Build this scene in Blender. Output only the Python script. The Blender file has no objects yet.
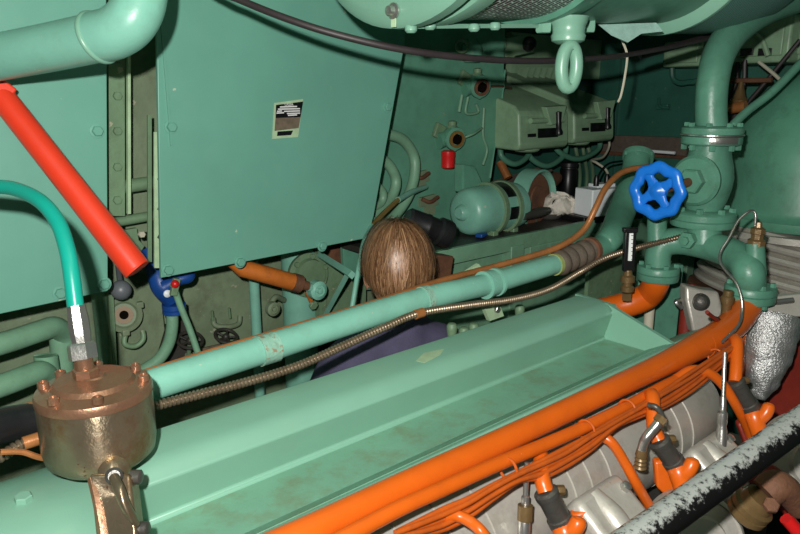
import bpy, bmesh, math, random
from mathutils import Vector as V, Matrix
random.seed(7)
C = bpy.context.scene.collection
PI = math.pi

# ------------------------------------------------------------------ camera frame
# world: X runs along the engine, Y from the engine towards the hull side, Z up.
FPX = 680.0; PITCH = math.radians(14); cp, sp = math.cos(PITCH), math.sin(PITCH)
ZC = 1.7
n_ = math.hypot(.752, .659)
Fd = (.659/n_, .752/n_); Rd = (.752/n_, -.659/n_)
def ray(px, py):
    x = px-400; y = 267-py
    fw = FPX*cp+y*sp; up = y*cp-FPX*sp
    return (Rd[0]*x+Fd[0]*fw, Rd[1]*x+Fd[1]*fw, up)
def P(px, py, u=None, v=None, z=None, d=None):
    """point of the sight line through a photo pixel on a plane of the room"""
    r = ray(px, py)
    t = u/r[0] if u is not None else v/r[1] if v is not None else (z-ZC)/r[2] if z is not None else d/FPX
    return V((r[0]*t, r[1]*t, ZC+r[2]*t))
def dn(p, z=-.31):
    return V((p.x, p.y, z))
def pr(px, d):      # pixels to metres at a depth
    return px*d/FPX
RIGHT = V((Rd[0], Rd[1], 0)); FWD = V((Fd[0], Fd[1], 0)); UP = V((0, 0, 1))
U = V((1, 0, 0)); W = V((0, 1, 0))
CAM = V((0, 0, ZC))

# ------------------------------------------------------------------ materials
def nt(name):
    m = bpy.data.materials.new(name); m.use_nodes = True
    t = m.node_tree; t.nodes.clear()
    o = t.nodes.new('ShaderNodeOutputMaterial'); b = t.nodes.new('ShaderNodeBsdfPrincipled')
    t.links.new(b.outputs[0], o.inputs[0])
    return m, t, b
def mixc(t, fac, a, b):
    n = t.nodes.new('ShaderNodeMix'); n.data_type = 'RGBA'
    for s, val in ((n.inputs[0], fac), (n.inputs[6], a), (n.inputs[7], b)):
        if hasattr(val, 'links'): t.links.new(val, s)
        elif isinstance(val, (int, float)): s.default_value = val
        else: s.default_value = (*val, 1)
    return n.outputs[2]
def noise(t, co, scale, detail=4, rough=.6):
    n = t.nodes.new('ShaderNodeTexNoise'); n.inputs['Scale'].default_value = scale
    n.inputs['Detail'].default_value = detail; n.inputs['Roughness'].default_value = rough
    t.links.new(co, n.inputs['Vector']); return n.outputs['Fac']
def ramp(t, fac, lo, hi):
    n = t.nodes.new('ShaderNodeMapRange'); n.inputs[1].default_value = lo; n.inputs[2].default_value = hi
    t.links.new(fac, n.inputs[0]); return n.outputs[0]
def obco(t, scale=None):
    tc = t.nodes.new('ShaderNodeTexCoord')
    if scale is None: return tc.outputs['Object']
    mp = t.nodes.new('ShaderNodeMapping'); mp.inputs['Scale'].default_value = scale
    t.links.new(tc.outputs['Object'], mp.inputs[0]); return mp.outputs[0]
def paint(name, col, rough=.42, var=.15, dirt=.3, dirtcol=(.10, .10, .06), chip=0., chipcol=(.5, .52, .36), bump=.12, metal=0., scale=5., dscale=None, dlo=.5, spec=.5, stretch=None):
    m, t, b = nt(name); co = obco(t, stretch)
    c1 = tuple(x*(1-var) for x in col); c2 = tuple(min(1, x*(1+var*.6)) for x in col)
    c = mixc(t, ramp(t, noise(t, co, scale), .3, .7), c1, c2)
    if dirt:
        f = ramp(t, noise(t, co, dscale or scale*3.3, 6, .7), dlo, dlo+.22)
        mm = t.nodes.new('ShaderNodeMath'); mm.operation = 'MULTIPLY'; mm.inputs[1].default_value = dirt
        t.links.new(f, mm.inputs[0]); c = mixc(t, mm.outputs[0], c, dirtcol)
    if chip:
        f = ramp(t, noise(t, co, scale*6, 5, .65), .78-chip, .80-chip)
        c = mixc(t, f, c, chipcol)
    t.links.new(c, b.inputs['Base Color'])
    b.inputs['Roughness'].default_value = rough; b.inputs['Metallic'].default_value = metal
    b.inputs['Specular IOR Level'].default_value = spec
    if bump:
        bp = t.nodes.new('ShaderNodeBump'); bp.inputs['Strength'].default_value = bump; bp.inputs['Distance'].default_value = .004
        t.links.new(noise(t, co, scale*12, 3), bp.inputs['Height']); t.links.new(bp.outputs[0], b.inputs['Normal'])
    return m
M = {}
GREEN = (.145, .435, .315)
M['panel'] = paint('panel_paint', (.150, .385, .295), .38, .1, .10, (.25, .42, .30), .085, (.45, .56, .40), bump=.05, scale=3)
M['tray'] = paint('tray_paint', (.195, .395, .29), .33, .08, .22, (.22, .35, .24), .075, (.55, .62, .42), bump=.06, scale=4, dlo=.55)
M['pipe'] = paint('pipe_paint', (.205, .475, .37), .36, .15, .25, (.16, .25, .17), .10, (.42, .5, .36), bump=.12, scale=6)
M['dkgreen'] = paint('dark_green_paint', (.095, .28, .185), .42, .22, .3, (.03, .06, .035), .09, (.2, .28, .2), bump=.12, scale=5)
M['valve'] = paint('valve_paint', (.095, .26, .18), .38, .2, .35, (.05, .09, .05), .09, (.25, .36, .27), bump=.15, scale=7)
M['olive'] = paint('old_olive_paint', (.16, .265, .15), .5, .25, .4, (.07, .07, .04), .13, (.36, .36, .24), bump=.3, scale=5)
M['hull'] = paint('hull_paint', (.19, .25, .15), .6, .3, .5, (.085, .08, .05), .12, (.34, .34, .24), bump=.35, scale=4)
M['plate'] = paint('side_plate_paint', (.12, .325, .22), .42, .18, .3, (.05, .13, .085), .10, (.26, .32, .2), bump=.12, scale=4)
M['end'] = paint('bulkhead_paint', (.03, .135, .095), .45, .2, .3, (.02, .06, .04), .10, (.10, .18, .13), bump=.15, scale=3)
M['boxgreen'] = paint('housing_paint', (.25, .40, .245), .4, .15, .3, (.07, .10, .06), .09, (.34, .38, .26), bump=.08, scale=5)
M['orange'] = paint('orange_paint', (.66, .115, .008), .3, .12, .2, (.42, .06, .008), .07, (.5, .3, .08), bump=.1, scale=6, dlo=.53)
M['orangewire'] = paint('orange_wire_paint', (.52, .095, .01), .4, .2, .4, (.22, .07, .03), .07, (.5, .3, .15), bump=.2, scale=12)
M['oldorange'] = paint('weathered_orange_paint', (.55, .15, .02), .5, .25, .5, (.2, .07, .02), .06, (.5, .42, .3), bump=.25, scale=9)
M['red'] = paint('red_grip', (.80, .05, .018), .38, .08, .15, (.6, .04, .01), .025, (.95, .35, .25), bump=.05, scale=9)
M['redcap'] = paint('red_cap_plastic', (.62, .012, .012), .35, .08, 0, bump=.03)
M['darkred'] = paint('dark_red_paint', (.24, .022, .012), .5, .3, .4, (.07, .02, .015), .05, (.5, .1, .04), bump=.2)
M['teal'] = paint('teal_hose_rubber', (.008, .33, .25), .3, .06, .12, (.01, .25, .18), 0, bump=.04, scale=9)
M['blue'] = paint('blue_paint', (.008, .165, .66), .3, .1, .12, (.01, .09, .35), .02, (.2, .4, .8), bump=.08, scale=14)
M['navy'] = paint('navy_paint', (.008, .06, .27), .4, .2, .25, (.01, .03, .1), .03, (.1, .2, .45), bump=.1, scale=14)
M['rubber'] = paint('black_rubber', (.012, .012, .013), .38, .2, .2, (.03, .028, .026), 0, bump=.08, scale=20)
M['cable'] = paint('black_cable_sheath', (.03, .022, .024), .5, .2, .2, (.05, .04, .035), 0, bump=.05, scale=20)
M['black'] = paint('black_enamel', (.006, .006, .007), .35, .1, 0, bump=.02)
M['grey'] = paint('grey_knob_paint', (.125, .135, .15), .4, .1, .2, (.06, .06, .06), 0, bump=.04)
M['white'] = paint('white_plastic', (.80, .84, .86), .45, .05, .12, (.4, .42, .42), 0, bump=.02)
M['cream'] = paint('cream_sheath', (.55, .52, .40), .5, .1, .2, (.3, .28, .2), 0, bump=.03)
M['ragc'] = paint('rag_cotton', (.82, .76, .66), .9, .15, .3, (.3, .25, .18), 0, bump=.3, scale=30)
M['cloth'] = paint('lagging_cloth', (.28, .47, .40), .8, .15, .3, (.12, .25, .2), .08, (.55, .62, .55), bump=.6, scale=40)
M['bronze'] = paint('bronze_lid', (.36, .19, .115), .33, .25, .4, (.19, .085, .035), .06, (.62, .36, .16), bump=.2, metal=.65, scale=9)
M['nickel'] = paint('worn_nickel_bronze', (.30, .235, .155), .30, .3, .85, (.22, .09, .03), .11, (.16, .08, .03), bump=.2, metal=.75, scale=9, dscale=16, dlo=.47)
M['steel'] = paint('bright_steel', (.50, .49, .46), .28, .15, .25, (.25, .2, .12), .03, (.3, .2, .1), bump=.12, metal=.85, scale=16)
M['alu'] = paint('silver_aluminium_paint', (.50, .475, .42), .38, .12, .35, (.22, .17, .12), .05, (.25, .2, .14), bump=.15, metal=.3, scale=8)
M['foil'] = paint('crumpled_foil', (.55, .55, .54), .38, .15, .2, (.3, .3, .28), .04, (.8, .8, .8), bump=.9, metal=.75, scale=14)
M['gunmetal'] = paint('gunmetal', (.10, .095, .085), .38, .25, .4, (.07, .045, .025), .09, (.33, .31, .27), bump=.25, metal=.5, scale=12)
M['brass'] = paint('dull_brass', (.19, .12, .05), .35, .25, .4, (.16, .09, .035), 0, bump=.15, metal=.35, scale=18)
M['copper'] = paint('copper_tube', (.39, .15, .048), .33, .3, .4, (.22, .07, .025), .08, (.5, .40, .27), bump=.15, metal=.25, scale=9)
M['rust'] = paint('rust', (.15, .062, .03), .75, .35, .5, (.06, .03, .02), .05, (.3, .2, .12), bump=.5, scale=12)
M['conduit'] = paint('flexible_conduit_steel', (.22, .165, .11), .36, .2, .5, (.14, .08, .04), .02, (.5, .45, .36), bump=.1, metal=.65, scale=14)
M['rail'] = paint('worn_black_rail', (.66, .66, .64), .36, .2, .8, (.012, .012, .012), .18, (.015, .015, .014), bump=.5, metal=.85, scale=20, dscale=26, dlo=.46, spec=.8)
M['dark'] = paint('dark_oily_steel', (.035, .032, .026), .5, .35, .5, (.015, .013, .01), .06, (.10, .085, .06), bump=.4, scale=5)
M['brownstrip'] = paint('brown_strip', (.13, .10, .075), .6, .25, .4, (.03, .025, .02), .04, (.2, .15, .1), bump=.4, scale=14)
M['skin'] = paint('skin', (.56, .27, .17), .5, .1, .12, (.42, .16, .1), 0, bump=.05, scale=14)
M['overall'] = paint('purple_blue_cloth', (.062, .056, .105), .85, .2, .35, (.05, .04, .10), 0, bump=.5, scale=22)
M['leather'] = paint('boot_leather', (.02, .016, .012), .5, .2, .2, bump=.2)
M['yellowgreen'] = paint('yellow_green_paint', (.33, .38, .13), .5, .2, .4, (.12, .12, .05), .08, (.5, .48, .3), bump=.3, scale=12)
M['palepaint'] = paint('bare_paint_edge', (.42, .58, .36), .5, .2, .2, (.3, .35, .2), 0, bump=.1, scale=20)
M['wornplate'] = paint('worn_brown_plate', (.17, .13, .09), .55, .3, .5, (.07, .05, .035), .08, (.3, .25, .18), bump=.2, scale=40)
M['letter'] = paint('plate_lettering', (.72, .72, .70), .5, .1, 0, bump=0)
M['teapaint'] = paint('thermometer_scale_white', (.85, .87, .85), .5, .04, 0, bump=0)
# grille: bright wires crossing over black holes (UV driven)
def grille_mat():
    m, t, b = nt('wire_grille'); tc = t.nodes.new('ShaderNodeTexCoord')
    mp = t.nodes.new('ShaderNodeMapping'); mp.inputs['Rotation'].default_value = (0, 0, .35)
    t.links.new(tc.outputs['UV'], mp.inputs[0])
    br = t.nodes.new('ShaderNodeTexBrick'); t.links.new(mp.outputs[0], br.inputs['Vector'])
    br.inputs['Color1'].default_value = (.015, .02, .018, 1); br.inputs['Color2'].default_value = (.05, .012, .012, 1); br.inputs['Mortar'].default_value = (.62, .78, .70, 1)
    br.inputs['Scale'].default_value = 34; br.inputs['Mortar Size'].default_value = .05; br.inputs['Mortar Smooth'].default_value = .2
    br.inputs['Brick Width'].default_value = .8; br.inputs['Row Height'].default_value = .4
    t.links.new(br.outputs['Color'], b.inputs['Base Color']); b.inputs['Roughness'].default_value = .45
    bp = t.nodes.new('ShaderNodeBump'); bp.inputs['Strength'].default_value = .6; bp.inputs['Distance'].default_value = .003
    t.links.new(br.outputs['Fac'], bp.inputs['Height']); t.links.new(bp.outputs[0], b.inputs['Normal'])
    return m
M['grille'] = grille_mat()
def blanket_mat():
    m, t, b = nt('woven_blanket'); tc = t.nodes.new('ShaderNodeTexCoord')
    ck = t.nodes.new('ShaderNodeTexChecker'); ck.inputs['Scale'].default_value = 210
    t.links.new(tc.outputs['UV'], ck.inputs['Vector'])
    ck.inputs['Color1'].default_value = (.17, .36, .31, 1); ck.inputs['Color2'].default_value = (.05, .14, .12, 1)
    t.links.new(ck.outputs['Color'], b.inputs['Base Color']); b.inputs['Roughness'].default_value = .6
    return m
M['blanket'] = blanket_mat()
def hair_mat():
    m, t, b = nt('brown_hair'); g = t.nodes.new('ShaderNodeNewGeometry')
    rp = t.nodes.new('ShaderNodeValToRGB'); e = rp.color_ramp.elements
    e[0].position = 0; e[0].color = (.07, .031, .013, 1); e[1].position = 1; e[1].color = (.40, .235, .12, 1)
    k = e.new(.45); k.color = (.16, .078, .036, 1); k = e.new(.8); k.color = (.24, .125, .06, 1)
    t.links.new(g.outputs['Random Per Island'], rp.inputs[0])
    t.links.new(rp.outputs[0], b.inputs['Base Color']); b.inputs['Roughness'].default_value = .36
    return m
M['void'] = paint('dark_bore', (.006, .005, .004), 1, .1, 0, bump=0, spec=0)
M['sleeve'] = paint('chipped_sleeve_paint', (.24, .45, .35), .5, .2, .5, (.16, .18, .12), .2, (.28, .20, .12), bump=.5, scale=14)
M['goldbrass'] = paint('yellow_brass', (.42, .26, .08), .35, .2, .3, (.16, .09, .035), 0, bump=.1, metal=.5, scale=18)
M['hair'] = hair_mat()
def rail_mat():
    # worn black paint; the sheen along the upper side is painted in as bright colour
    m, t, b = nt('worn_highlit_rail'); g = t.nodes.new('ShaderNodeNewGeometry'); sx = t.nodes.new('ShaderNodeSeparateXYZ')
    t.links.new(g.outputs['Normal'], sx.inputs[0]); co_ = obco(t)
    ad = t.nodes.new('ShaderNodeMath'); ad.operation = 'MULTIPLY_ADD'; ad.inputs[1].default_value = 2.0
    t.links.new(noise(t, co_, 110, 5, .7), ad.inputs[0]); t.links.new(sx.outputs['Z'], ad.inputs[2])
    f = ramp(t, ad.outputs[0], 1.66, 1.92)
    t.links.new(mixc(t, f, (.014, .014, .014), (.62, .63, .60)), b.inputs['Base Color'])
    b.inputs['Roughness'].default_value = .33; b.inputs['Metallic'].default_value = .55
    return m
M['rail'] = rail_mat()
M['hairbase'] = paint('hair_base', (.13, .066, .032), .6, .3, 0, bump=.2, scale=40)
M['lighthair'] = paint('thin_light_hair', (.44, .25, .15), .4, .25, 0, bump=.1, scale=60)
nb = M['nickel'].node_tree; pb_ = [n for n in nb.nodes if n.type == 'BSDF_PRINCIPLED'][0]
tg = nb.nodes.new('ShaderNodeTangent'); tg.direction_type = 'RADIAL'; tg.axis = 'Z'
nb.links.new(tg.outputs[0], pb_.inputs['Tangent']); pb_.inputs['Anisotropic'].default_value = .85; pb_.inputs['Anisotropic Rotation'].default_value = .25
M['amber'] = paint('amber_seal', (.20, .11, .025), .5, .2, .3, (.1, .05, .02), 0, bump=.1, scale=20)
M['bench'] = paint('bench_paint', (.185, .365, .235), .45, .2, .35, (.1, .13, .08), .05, (.4, .45, .3), bump=.2, scale=5)
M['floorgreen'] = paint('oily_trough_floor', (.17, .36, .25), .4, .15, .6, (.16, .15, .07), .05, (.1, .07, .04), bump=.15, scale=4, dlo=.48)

# ------------------------------------------------------------------ mesh builder
def frame(axis):
    a = V(axis).normalized(); h = V((0, 0, 1)) if abs(a.z) < .9 else V((1, 0, 0))
    x = h.cross(a).normalized(); return x, a.cross(x).normalized(), a
def catmull(pts, n):
    if len(pts) < 3 or n <= 1: return [tuple(p) for p in pts]
    out = []; Q = [[2*a-b for a, b in zip(pts[0], pts[1])]]+[list(p) for p in pts]+[[2*a-b for a, b in zip(pts[-1], pts[-2])]]
    for i in range(1, len(Q)-2):
        for k in range(n):
            t = k/n
            out.append(tuple(.5*((2*b)+(-a+c_)*t+(2*a-5*b+4*c_-d)*t*t+(-a+3*b-3*c_+d)*t**3) for a, b, c_, d in zip(Q[i-1], Q[i], Q[i+1], Q[i+2])))
    out.append(tuple(pts[-1])); return out
class MB:
    def __init__(s):
        s.b = bmesh.new(); s.uv = s.b.loops.layers.uv.new('UVMap')
    def grid(s, rings, closed_u=True, caps=True, uvs=None):
        b = s.b; R = [[b.verts.new(p) for p in r] for r in rings]; n = len(R[0])
        for i in range(len(R)-1):
            for k in range(n if closed_u else n-1):
                k2 = (k+1) % n
                try: f = b.faces.new((R[i][k], R[i][k2], R[i+1][k2], R[i+1][k]))
                except ValueError: continue
                if uvs:
                    for l, (a, c) in zip(f.loops, ((i, k), (i, k+1), (i+1, k+1), (i+1, k))): l[s.uv].uv = uvs(a, c)
        if caps:
            for r in (R[0], R[-1]):
                try: b.faces.new(r)
                except ValueError: pass
        return s
    def tube(s, pts, r, seg=14, n=6, caps=True):
        rs = r if isinstance(r, (list, tuple)) else [r]*len(pts)
        q = catmull([(*p, k) for p, k in zip(pts, rs)], n)
        ps = [V(p[:3]) for p in q]; rr = [p[3] for p in q]; rings = []; x = None; L = [0]
        for i, p in enumerate(ps):
            a = (ps[min(i+1, len(ps)-1)]-ps[max(i-1, 0)]).normalized()
            if x is None: x, y, a = frame(a)
            else:
                x = (x-a*x.dot(a)).normalized(); y = a.cross(x)
            if i: L.append(L[-1]+(p-ps[i-1]).length)
            rings.append([p+(x*math.cos(2*PI*k/seg)+y*math.sin(2*PI*k/seg))*rr[i] for k in range(seg)])
        return s.grid(rings, True, caps, lambda i, k: (k/seg*2*PI*rr[i], L[i]))
    def ribbed(s, pts, r, pitch, depth=.16, seg=12):
        q = [V(p) for p in catmull([tuple(p) for p in pts], 24)]
        L = [0]
        for i in range(1, len(q)): L.append(L[-1]+(q[i]-q[i-1]).length)
        out = []; rr = []; n = int(L[-1]/pitch*3); j = 0
        for k in range(n+1):
            w = L[-1]*k/n
            while j < len(L)-2 and L[j+1] < w: j += 1
            t = (w-L[j])/max(1e-9, L[j+1]-L[j]); out.append(q[j].lerp(q[j+1], t)); rr.append(r*(1 if k % 3 != 0 else 1-depth))
        return s.tube(out, rr, seg, 1)
    def cyl(s, p0, p1, r0, r1=None, seg=24, caps=True):
        return s.tube([V(p0), V(p1)], [r0, r0 if r1 is None else r1], seg, 1, caps)
    def lathe(s, o, axis, prof, seg=32, a0=0, a1=2*PI, caps=True):
        x, y, a = frame(axis); o = V(o); full = abs(a1-a0-2*PI) < 1e-6; n = seg if full else seg+1; L = [0]
        for i in range(1, len(prof)): L.append(L[-1]+math.hypot(prof[i][0]-prof[i-1][0], prof[i][1]-prof[i-1][1]))
        rings = [[o+a*h+(x*math.cos(a0+(a1-a0)*k/seg)+y*math.sin(a0+(a1-a0)*k/seg))*max(r, 1e-5) for k in range(n)] for r, h in prof]
        return s.grid(rings, full, caps, lambda i, k: ((a1-a0)*k/seg*max(p_[0] for p_ in prof), L[i]))
    def box(s, c, sz, rot=None):
        c = V(c); r = rot or Matrix.Identity(3)
        v = [s.b.verts.new(c+r @ V((sx*sz[0]/2, sy*sz[1]/2, szz*sz[2]/2))) for sx in (-1, 1) for sy in (-1, 1) for szz in (-1, 1)]
        for f in ((0, 1, 3, 2), (4, 6, 7, 5), (0, 4, 5, 1), (2, 3, 7, 6), (0, 2, 6, 4), (1, 5, 7, 3)): s.b.faces.new([v[i] for i in f])
        return s
    def prism(s, poly, d):
        a = [s.b.verts.new(V(p)) for p in poly]; b = [s.b.verts.new(V(p)+V(d)) for p in poly]; n = len(poly)
        s.b.faces.new(a); s.b.faces.new(b[::-1])
        for i in range(n): s.b.faces.new((a[i], b[i], b[(i+1) % n], a[(i+1) % n]))
        return s
    def ball(s, c, r, seg=20, sc=(1, 1, 1)):
        g = seg//2; c = V(c)
        rings = [[c+V((r*sc[0]*math.sin(max(.001, min(PI-.001, PI*i/g)))*math.cos(2*PI*k/seg), r*sc[1]*math.sin(max(.001, min(PI-.001, PI*i/g)))*math.sin(2*PI*k/seg), r*sc[2]*math.cos(PI*i/g))) for k in range(seg)] for i in range(g+1)]
        return s.grid(rings)
    def torus(s, c, axis, R, r, seg=36, sg=12, a0=0, a1=2*PI):
        x, y, a = frame(axis); c = V(c); full = abs(a1-a0-2*PI) < 1e-6
        pts = [c+(x*math.cos(a0+(a1-a0)*k/seg)+y*math.sin(a0+(a1-a0)*k/seg))*R for k in range(seg if full else seg+1)]
        if not full: return s.tube(pts, r, sg, 1)
        rings = []
        for k, p in enumerate(pts):
            e = (p-c).normalized(); rings.append([p+(e*math.cos(2*PI*j/sg)+a*math.sin(2*PI*j/sg))*r for j in range(sg)])
        rings.append(rings[0]); s.grid(rings, True, False); bmesh.ops.remove_doubles(s.b, verts=s.b.verts, dist=1e-6); return s
    def ring(s, c, axis, ro, ri, h, seg=40):    # flat washer
        return s.lathe(c, axis, [(ri, 0), (ro, 0), (ro, h), (ri, h), (ri, 0)], seg, caps=False)
    def hexa(s, p, axis, r, h):
        x, y, a = frame(axis); p = V(p)
        return s.grid([[p+a*hh+(x*math.cos(PI/3*k)+y*math.sin(PI/3*k))*rr for k in range(6)] for rr, hh in ((r, 0), (r, h*.85), (r*.86, h))])
    def jitter(s, amp, sc=1):
        from mathutils import noise as N
        for v in s.b.verts: v.co += N.noise_vector(v.co*sc)*amp
        return s
    def build(s, name, mat, parent=None, bev=0, sub=0, smooth=38, label=None):
        bmesh.ops.remove_doubles(s.b, verts=s.b.verts, dist=2e-6)
        bmesh.ops.recalc_face_normals(s.b, faces=s.b.faces)
        me = bpy.data.meshes.new(name); o = bpy.data.objects.new(name, me); C.objects.link(o)
        if parent is None:
            co = [v.co for v in s.b.verts]
            loc = V(((min(c.x for c in co)+max(c.x for c in co))/2, (min(c.y for c in co)+max(c.y for c in co))/2, min(c.z for c in co)))
            o.location = loc
        else:
            o.parent = parent; r = parent
            while r.parent: r = r.parent
            loc = V(r.location)
        for v in s.b.verts: v.co -= loc
        s.b.to_mesh(me); s.b.free(); me.materials.append(M[mat])
        me.polygons.foreach_set('use_smooth', [True]*len(me.polygons))
        me.set_sharp_from_angle(angle=math.radians(smooth))
        if bev:
            d = o.modifiers.new('edge', 'BEVEL'); d.width = bev; d.segments = 3; d.limit_method = 'ANGLE'; d.angle_limit = math.radians(35)
        if sub:
            d = o.modifiers.new('smooth', 'SUBSURF'); d.levels = sub; d.render_levels = sub
        if label: o['label'] = label
        return o
def T(name, label, cat, loc, group=None):
    o = bpy.data.objects.new(name, None); C.objects.link(o); o.location = V(loc); o.empty_display_size = .05
    o['label'] = label; o['category'] = cat
    if group: o['group'] = group
    return o
def tag(o, label, cat, group=None):
    o['label'] = label; o['category'] = cat
    if group: o['group'] = group
    return o
def struct(o):
    o['kind'] = 'structure'; return o
def bolt(parent, p, axis, r, h=None, mat='valve', name='bolt'):
    return MB().hexa(p, axis, r, h or r*.9).build(name, mat, parent)
def bolt_circle(parent, c, axis, R, n, r, h, mat, ph=0, name='bolt'):
    x, y, a = frame(axis)
    for k in range(n):
        bolt(parent, V(c)+(x*math.cos(ph+2*PI*k/n)+y*math.sin(ph+2*PI*k/n))*R, a, r, h, mat, name)
def text(s, name, parent, origin, xdir, ydir, size, mat):
    cu = bpy.data.curves.new('t', 'FONT'); cu.body = s; cu.size = size; cu.extrude = .0003; cu.align_x = 'CENTER'; cu.align_y = 'CENTER'
    o = bpy.data.objects.new('t', cu); C.objects.link(o)
    dg = bpy.context.evaluated_depsgraph_get(); dg.update()
    me = bpy.data.meshes.new_from_object(o.evaluated_get(dg)); C.objects.unlink(o); bpy.data.objects.remove(o)
    r = parent
    while r.parent: r = r.parent
    xd = V(xdir).normalized(); yd = V(ydir).normalized(); zd = xd.cross(yd)
    for v in me.vertices: v.co = V(origin)-V(r.location)+xd*v.co.x+yd*v.co.y+zd*v.co.z
    me.materials.clear(); me.materials.append(M[mat])
    q = bpy.data.objects.new(name, me); C.objects.link(q); q.parent = parent; return q

# ================================================================== SETTING
struct(MB().box((1.2, .4, -.335), (5.2, 4.2, .05)).build('floor', 'dark'))
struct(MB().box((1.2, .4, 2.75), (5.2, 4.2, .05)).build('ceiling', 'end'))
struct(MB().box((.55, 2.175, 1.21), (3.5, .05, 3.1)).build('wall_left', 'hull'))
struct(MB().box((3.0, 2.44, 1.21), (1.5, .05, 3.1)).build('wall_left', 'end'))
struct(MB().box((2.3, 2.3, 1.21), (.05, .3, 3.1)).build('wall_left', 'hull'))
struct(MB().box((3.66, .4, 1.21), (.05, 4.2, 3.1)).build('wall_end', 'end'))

# ================================================================== HULL SIDE
# --- two big cover panels
def panel(px, label, bolts, nameplate=False):
    poly = [P(x, y, v=1.7) for x, y in px]
    lo = min(poly, key=lambda p: p.z)
    t = T('hull_cladding', label, 'panel', (sum(p.x for p in poly)/len(poly), 1.7, lo.z))
    MB().prism(poly, (0, .012, 0)).build('sheet', 'panel', t, bev=.002)
    for x, y in bolts:
        MB().lathe(P(x, y, v=1.6995), -W, [(.0175, 0), (.0175, .002), (.010, .003)], 20).build('washer', 'panel', t)
        bolt(t, P(x, y, v=1.697), -W, .0125, .011, 'panel')
    return t
panel([(-150, 346), (108, 291), (106, -90), (-150, -90)], 'flat mint green cover panel behind the red lever handle', [(97, 131), (104, 284), (60, 293)])
pb = panel([(161, 278), (368, 238), (374, 215), (405, 42), (413, -90), (155, -90)], 'large mint green cover panel carrying a small black nameplate', [(171, 127), (387, 107), (240, 262), (168, 270), (322, 246)])
MB().box((P(160, 130, v=1.697)+P(156, -60, v=1.697))/2+V((.012, 0, 0)), (.006, .004, .52)).build('weld_seam', 'panel', pb)
q = [P(*c, v=1.6985) for c in ((272, 139), (274, 103), (303, 99), (298, 137))]
npl = MB().prism(q, (0, -.001, 0)).build('nameplate', 'palepaint', pb, label='small black worn nameplate')
MB().prism([P(*c, v=1.697) for c in ((275.5, 118), (276, 105), (303, 101.5), (300.5, 117))], (0, -.0006, 0)).build('title_field', 'black', npl)
MB().prism([P(*c, v=1.697) for c in ((274.5, 131), (275.5, 118), (300.5, 117), (298.5, 128))], (0, -.0008, 0)).build('worn_field', 'wornplate', npl)
MB().prism([P(*c, v=1.697) for c in ((277, 136), (277.5, 131.5), (293, 130.5), (291, 135))], (0, -.0006, 0)).build('lower_field', 'black', npl)
text('LASER', 'lettering', npl, P(289, 104.7, v=1.6958), U, UP, .0105, 'letter')
for (x0, x1, y) in ((280, 297, 107.6), (278, 300, 109.8), (277, 282, 112), (284, 300, 112), (287, 300, 114.2), (276.5, 284, 113.8), (288, 297, 116)):
    a, b_ = P(x0, y, v=1.6958), P(x1, y-.5, v=1.6958)
    MB().prism([a, b_, b_+V((0, 0, .0035)), a+V((0, 0, .0035))], (0, -.0004, 0)).build('text_line', 'letter', npl)

# --- angle-iron frame between the panels
def strip(t, name, mat, x0, x1, y0, y1, v, dep=.006, bev=0):
    return MB().prism([P(x0-.002*(y1-y0), y0, v=v), P(x1-.002*(y1-y0), y0, v=v), P(x1, y1, v=v), P(x0, y1, v=v)], (0, dep, 0)).build(name, mat, t, bev=bev)
t = T('angle_iron_post', 'pale bolted angle iron post in the gap between the cover panels', 'frame', P(117, 236, v=1.82))
strip(t, 'flange', 'olive', 109, 125, -60, 216, 1.82)
strip(t, 'edge_lip', 'palepaint', 128, 131, -60, 214, 1.80, .012)
for y in (58, 96, 131, 167, 200): bolt(t, P(117, y, v=1.8195), -W, .0115, .009, 'olive')
t = T('recess_plate', 'dull olive plate deep in the gap between the cover panels', 'plate', P(140, 230, v=1.97))
strip(t, 'sheet', 'hull', 126, 160, -60, 232, 1.97)
t = T('slotted_channel', 'pale slotted channel standing along the large panel edge', 'frame', P(157, 270, v=1.76))
strip(t, 'face_strip', 'palepaint', 154.5, 160.5, 132, 268, 1.73, .006)
strip(t, 'side_strip', 'olive', 148, 152, 115, 262, 1.78, .006)
for y in (147, 179, 209, 237):
    p = P(159.3, y, v=1.7295); MB().prism([p+V((-.006, 0, 0)), p+V((0, 0, -.008)), p+V((.006, 0, 0)), p+V((0, 0, .008))], (0, -.0008, 0)).build('slot', 'dark', t)
tag(MB().cyl(P(108, 189, v=1.87), P(156, 182, v=1.87), .0185).build('cross_tube', 'olive'), 'upper and thicker of the two olive cross tubes between the panels', 'tube')
tag(MB().cyl(P(110, 223, v=1.87), P(156, 215, v=1.87), .0135).build('cross_tube', 'olive'), 'lower and thinner of the two olive cross tubes between the panels', 'tube')
t = T('gear_lever_bracket', 'small dark olive bracket under the lower cross tube', 'bracket', P(128, 262, v=1.9))
MB().prism([P(*c, v=1.9) for c in ((119, 258), (119, 231), (137, 228), (139, 240), (145, 246), (141, 252), (146, 268), (120, 268))], (0, .015, 0)).build('plate', 'olive', t, bev=.002)
bolt(t, P(141, 234, v=1.899), -W, .010, .012, 'cream')

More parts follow.
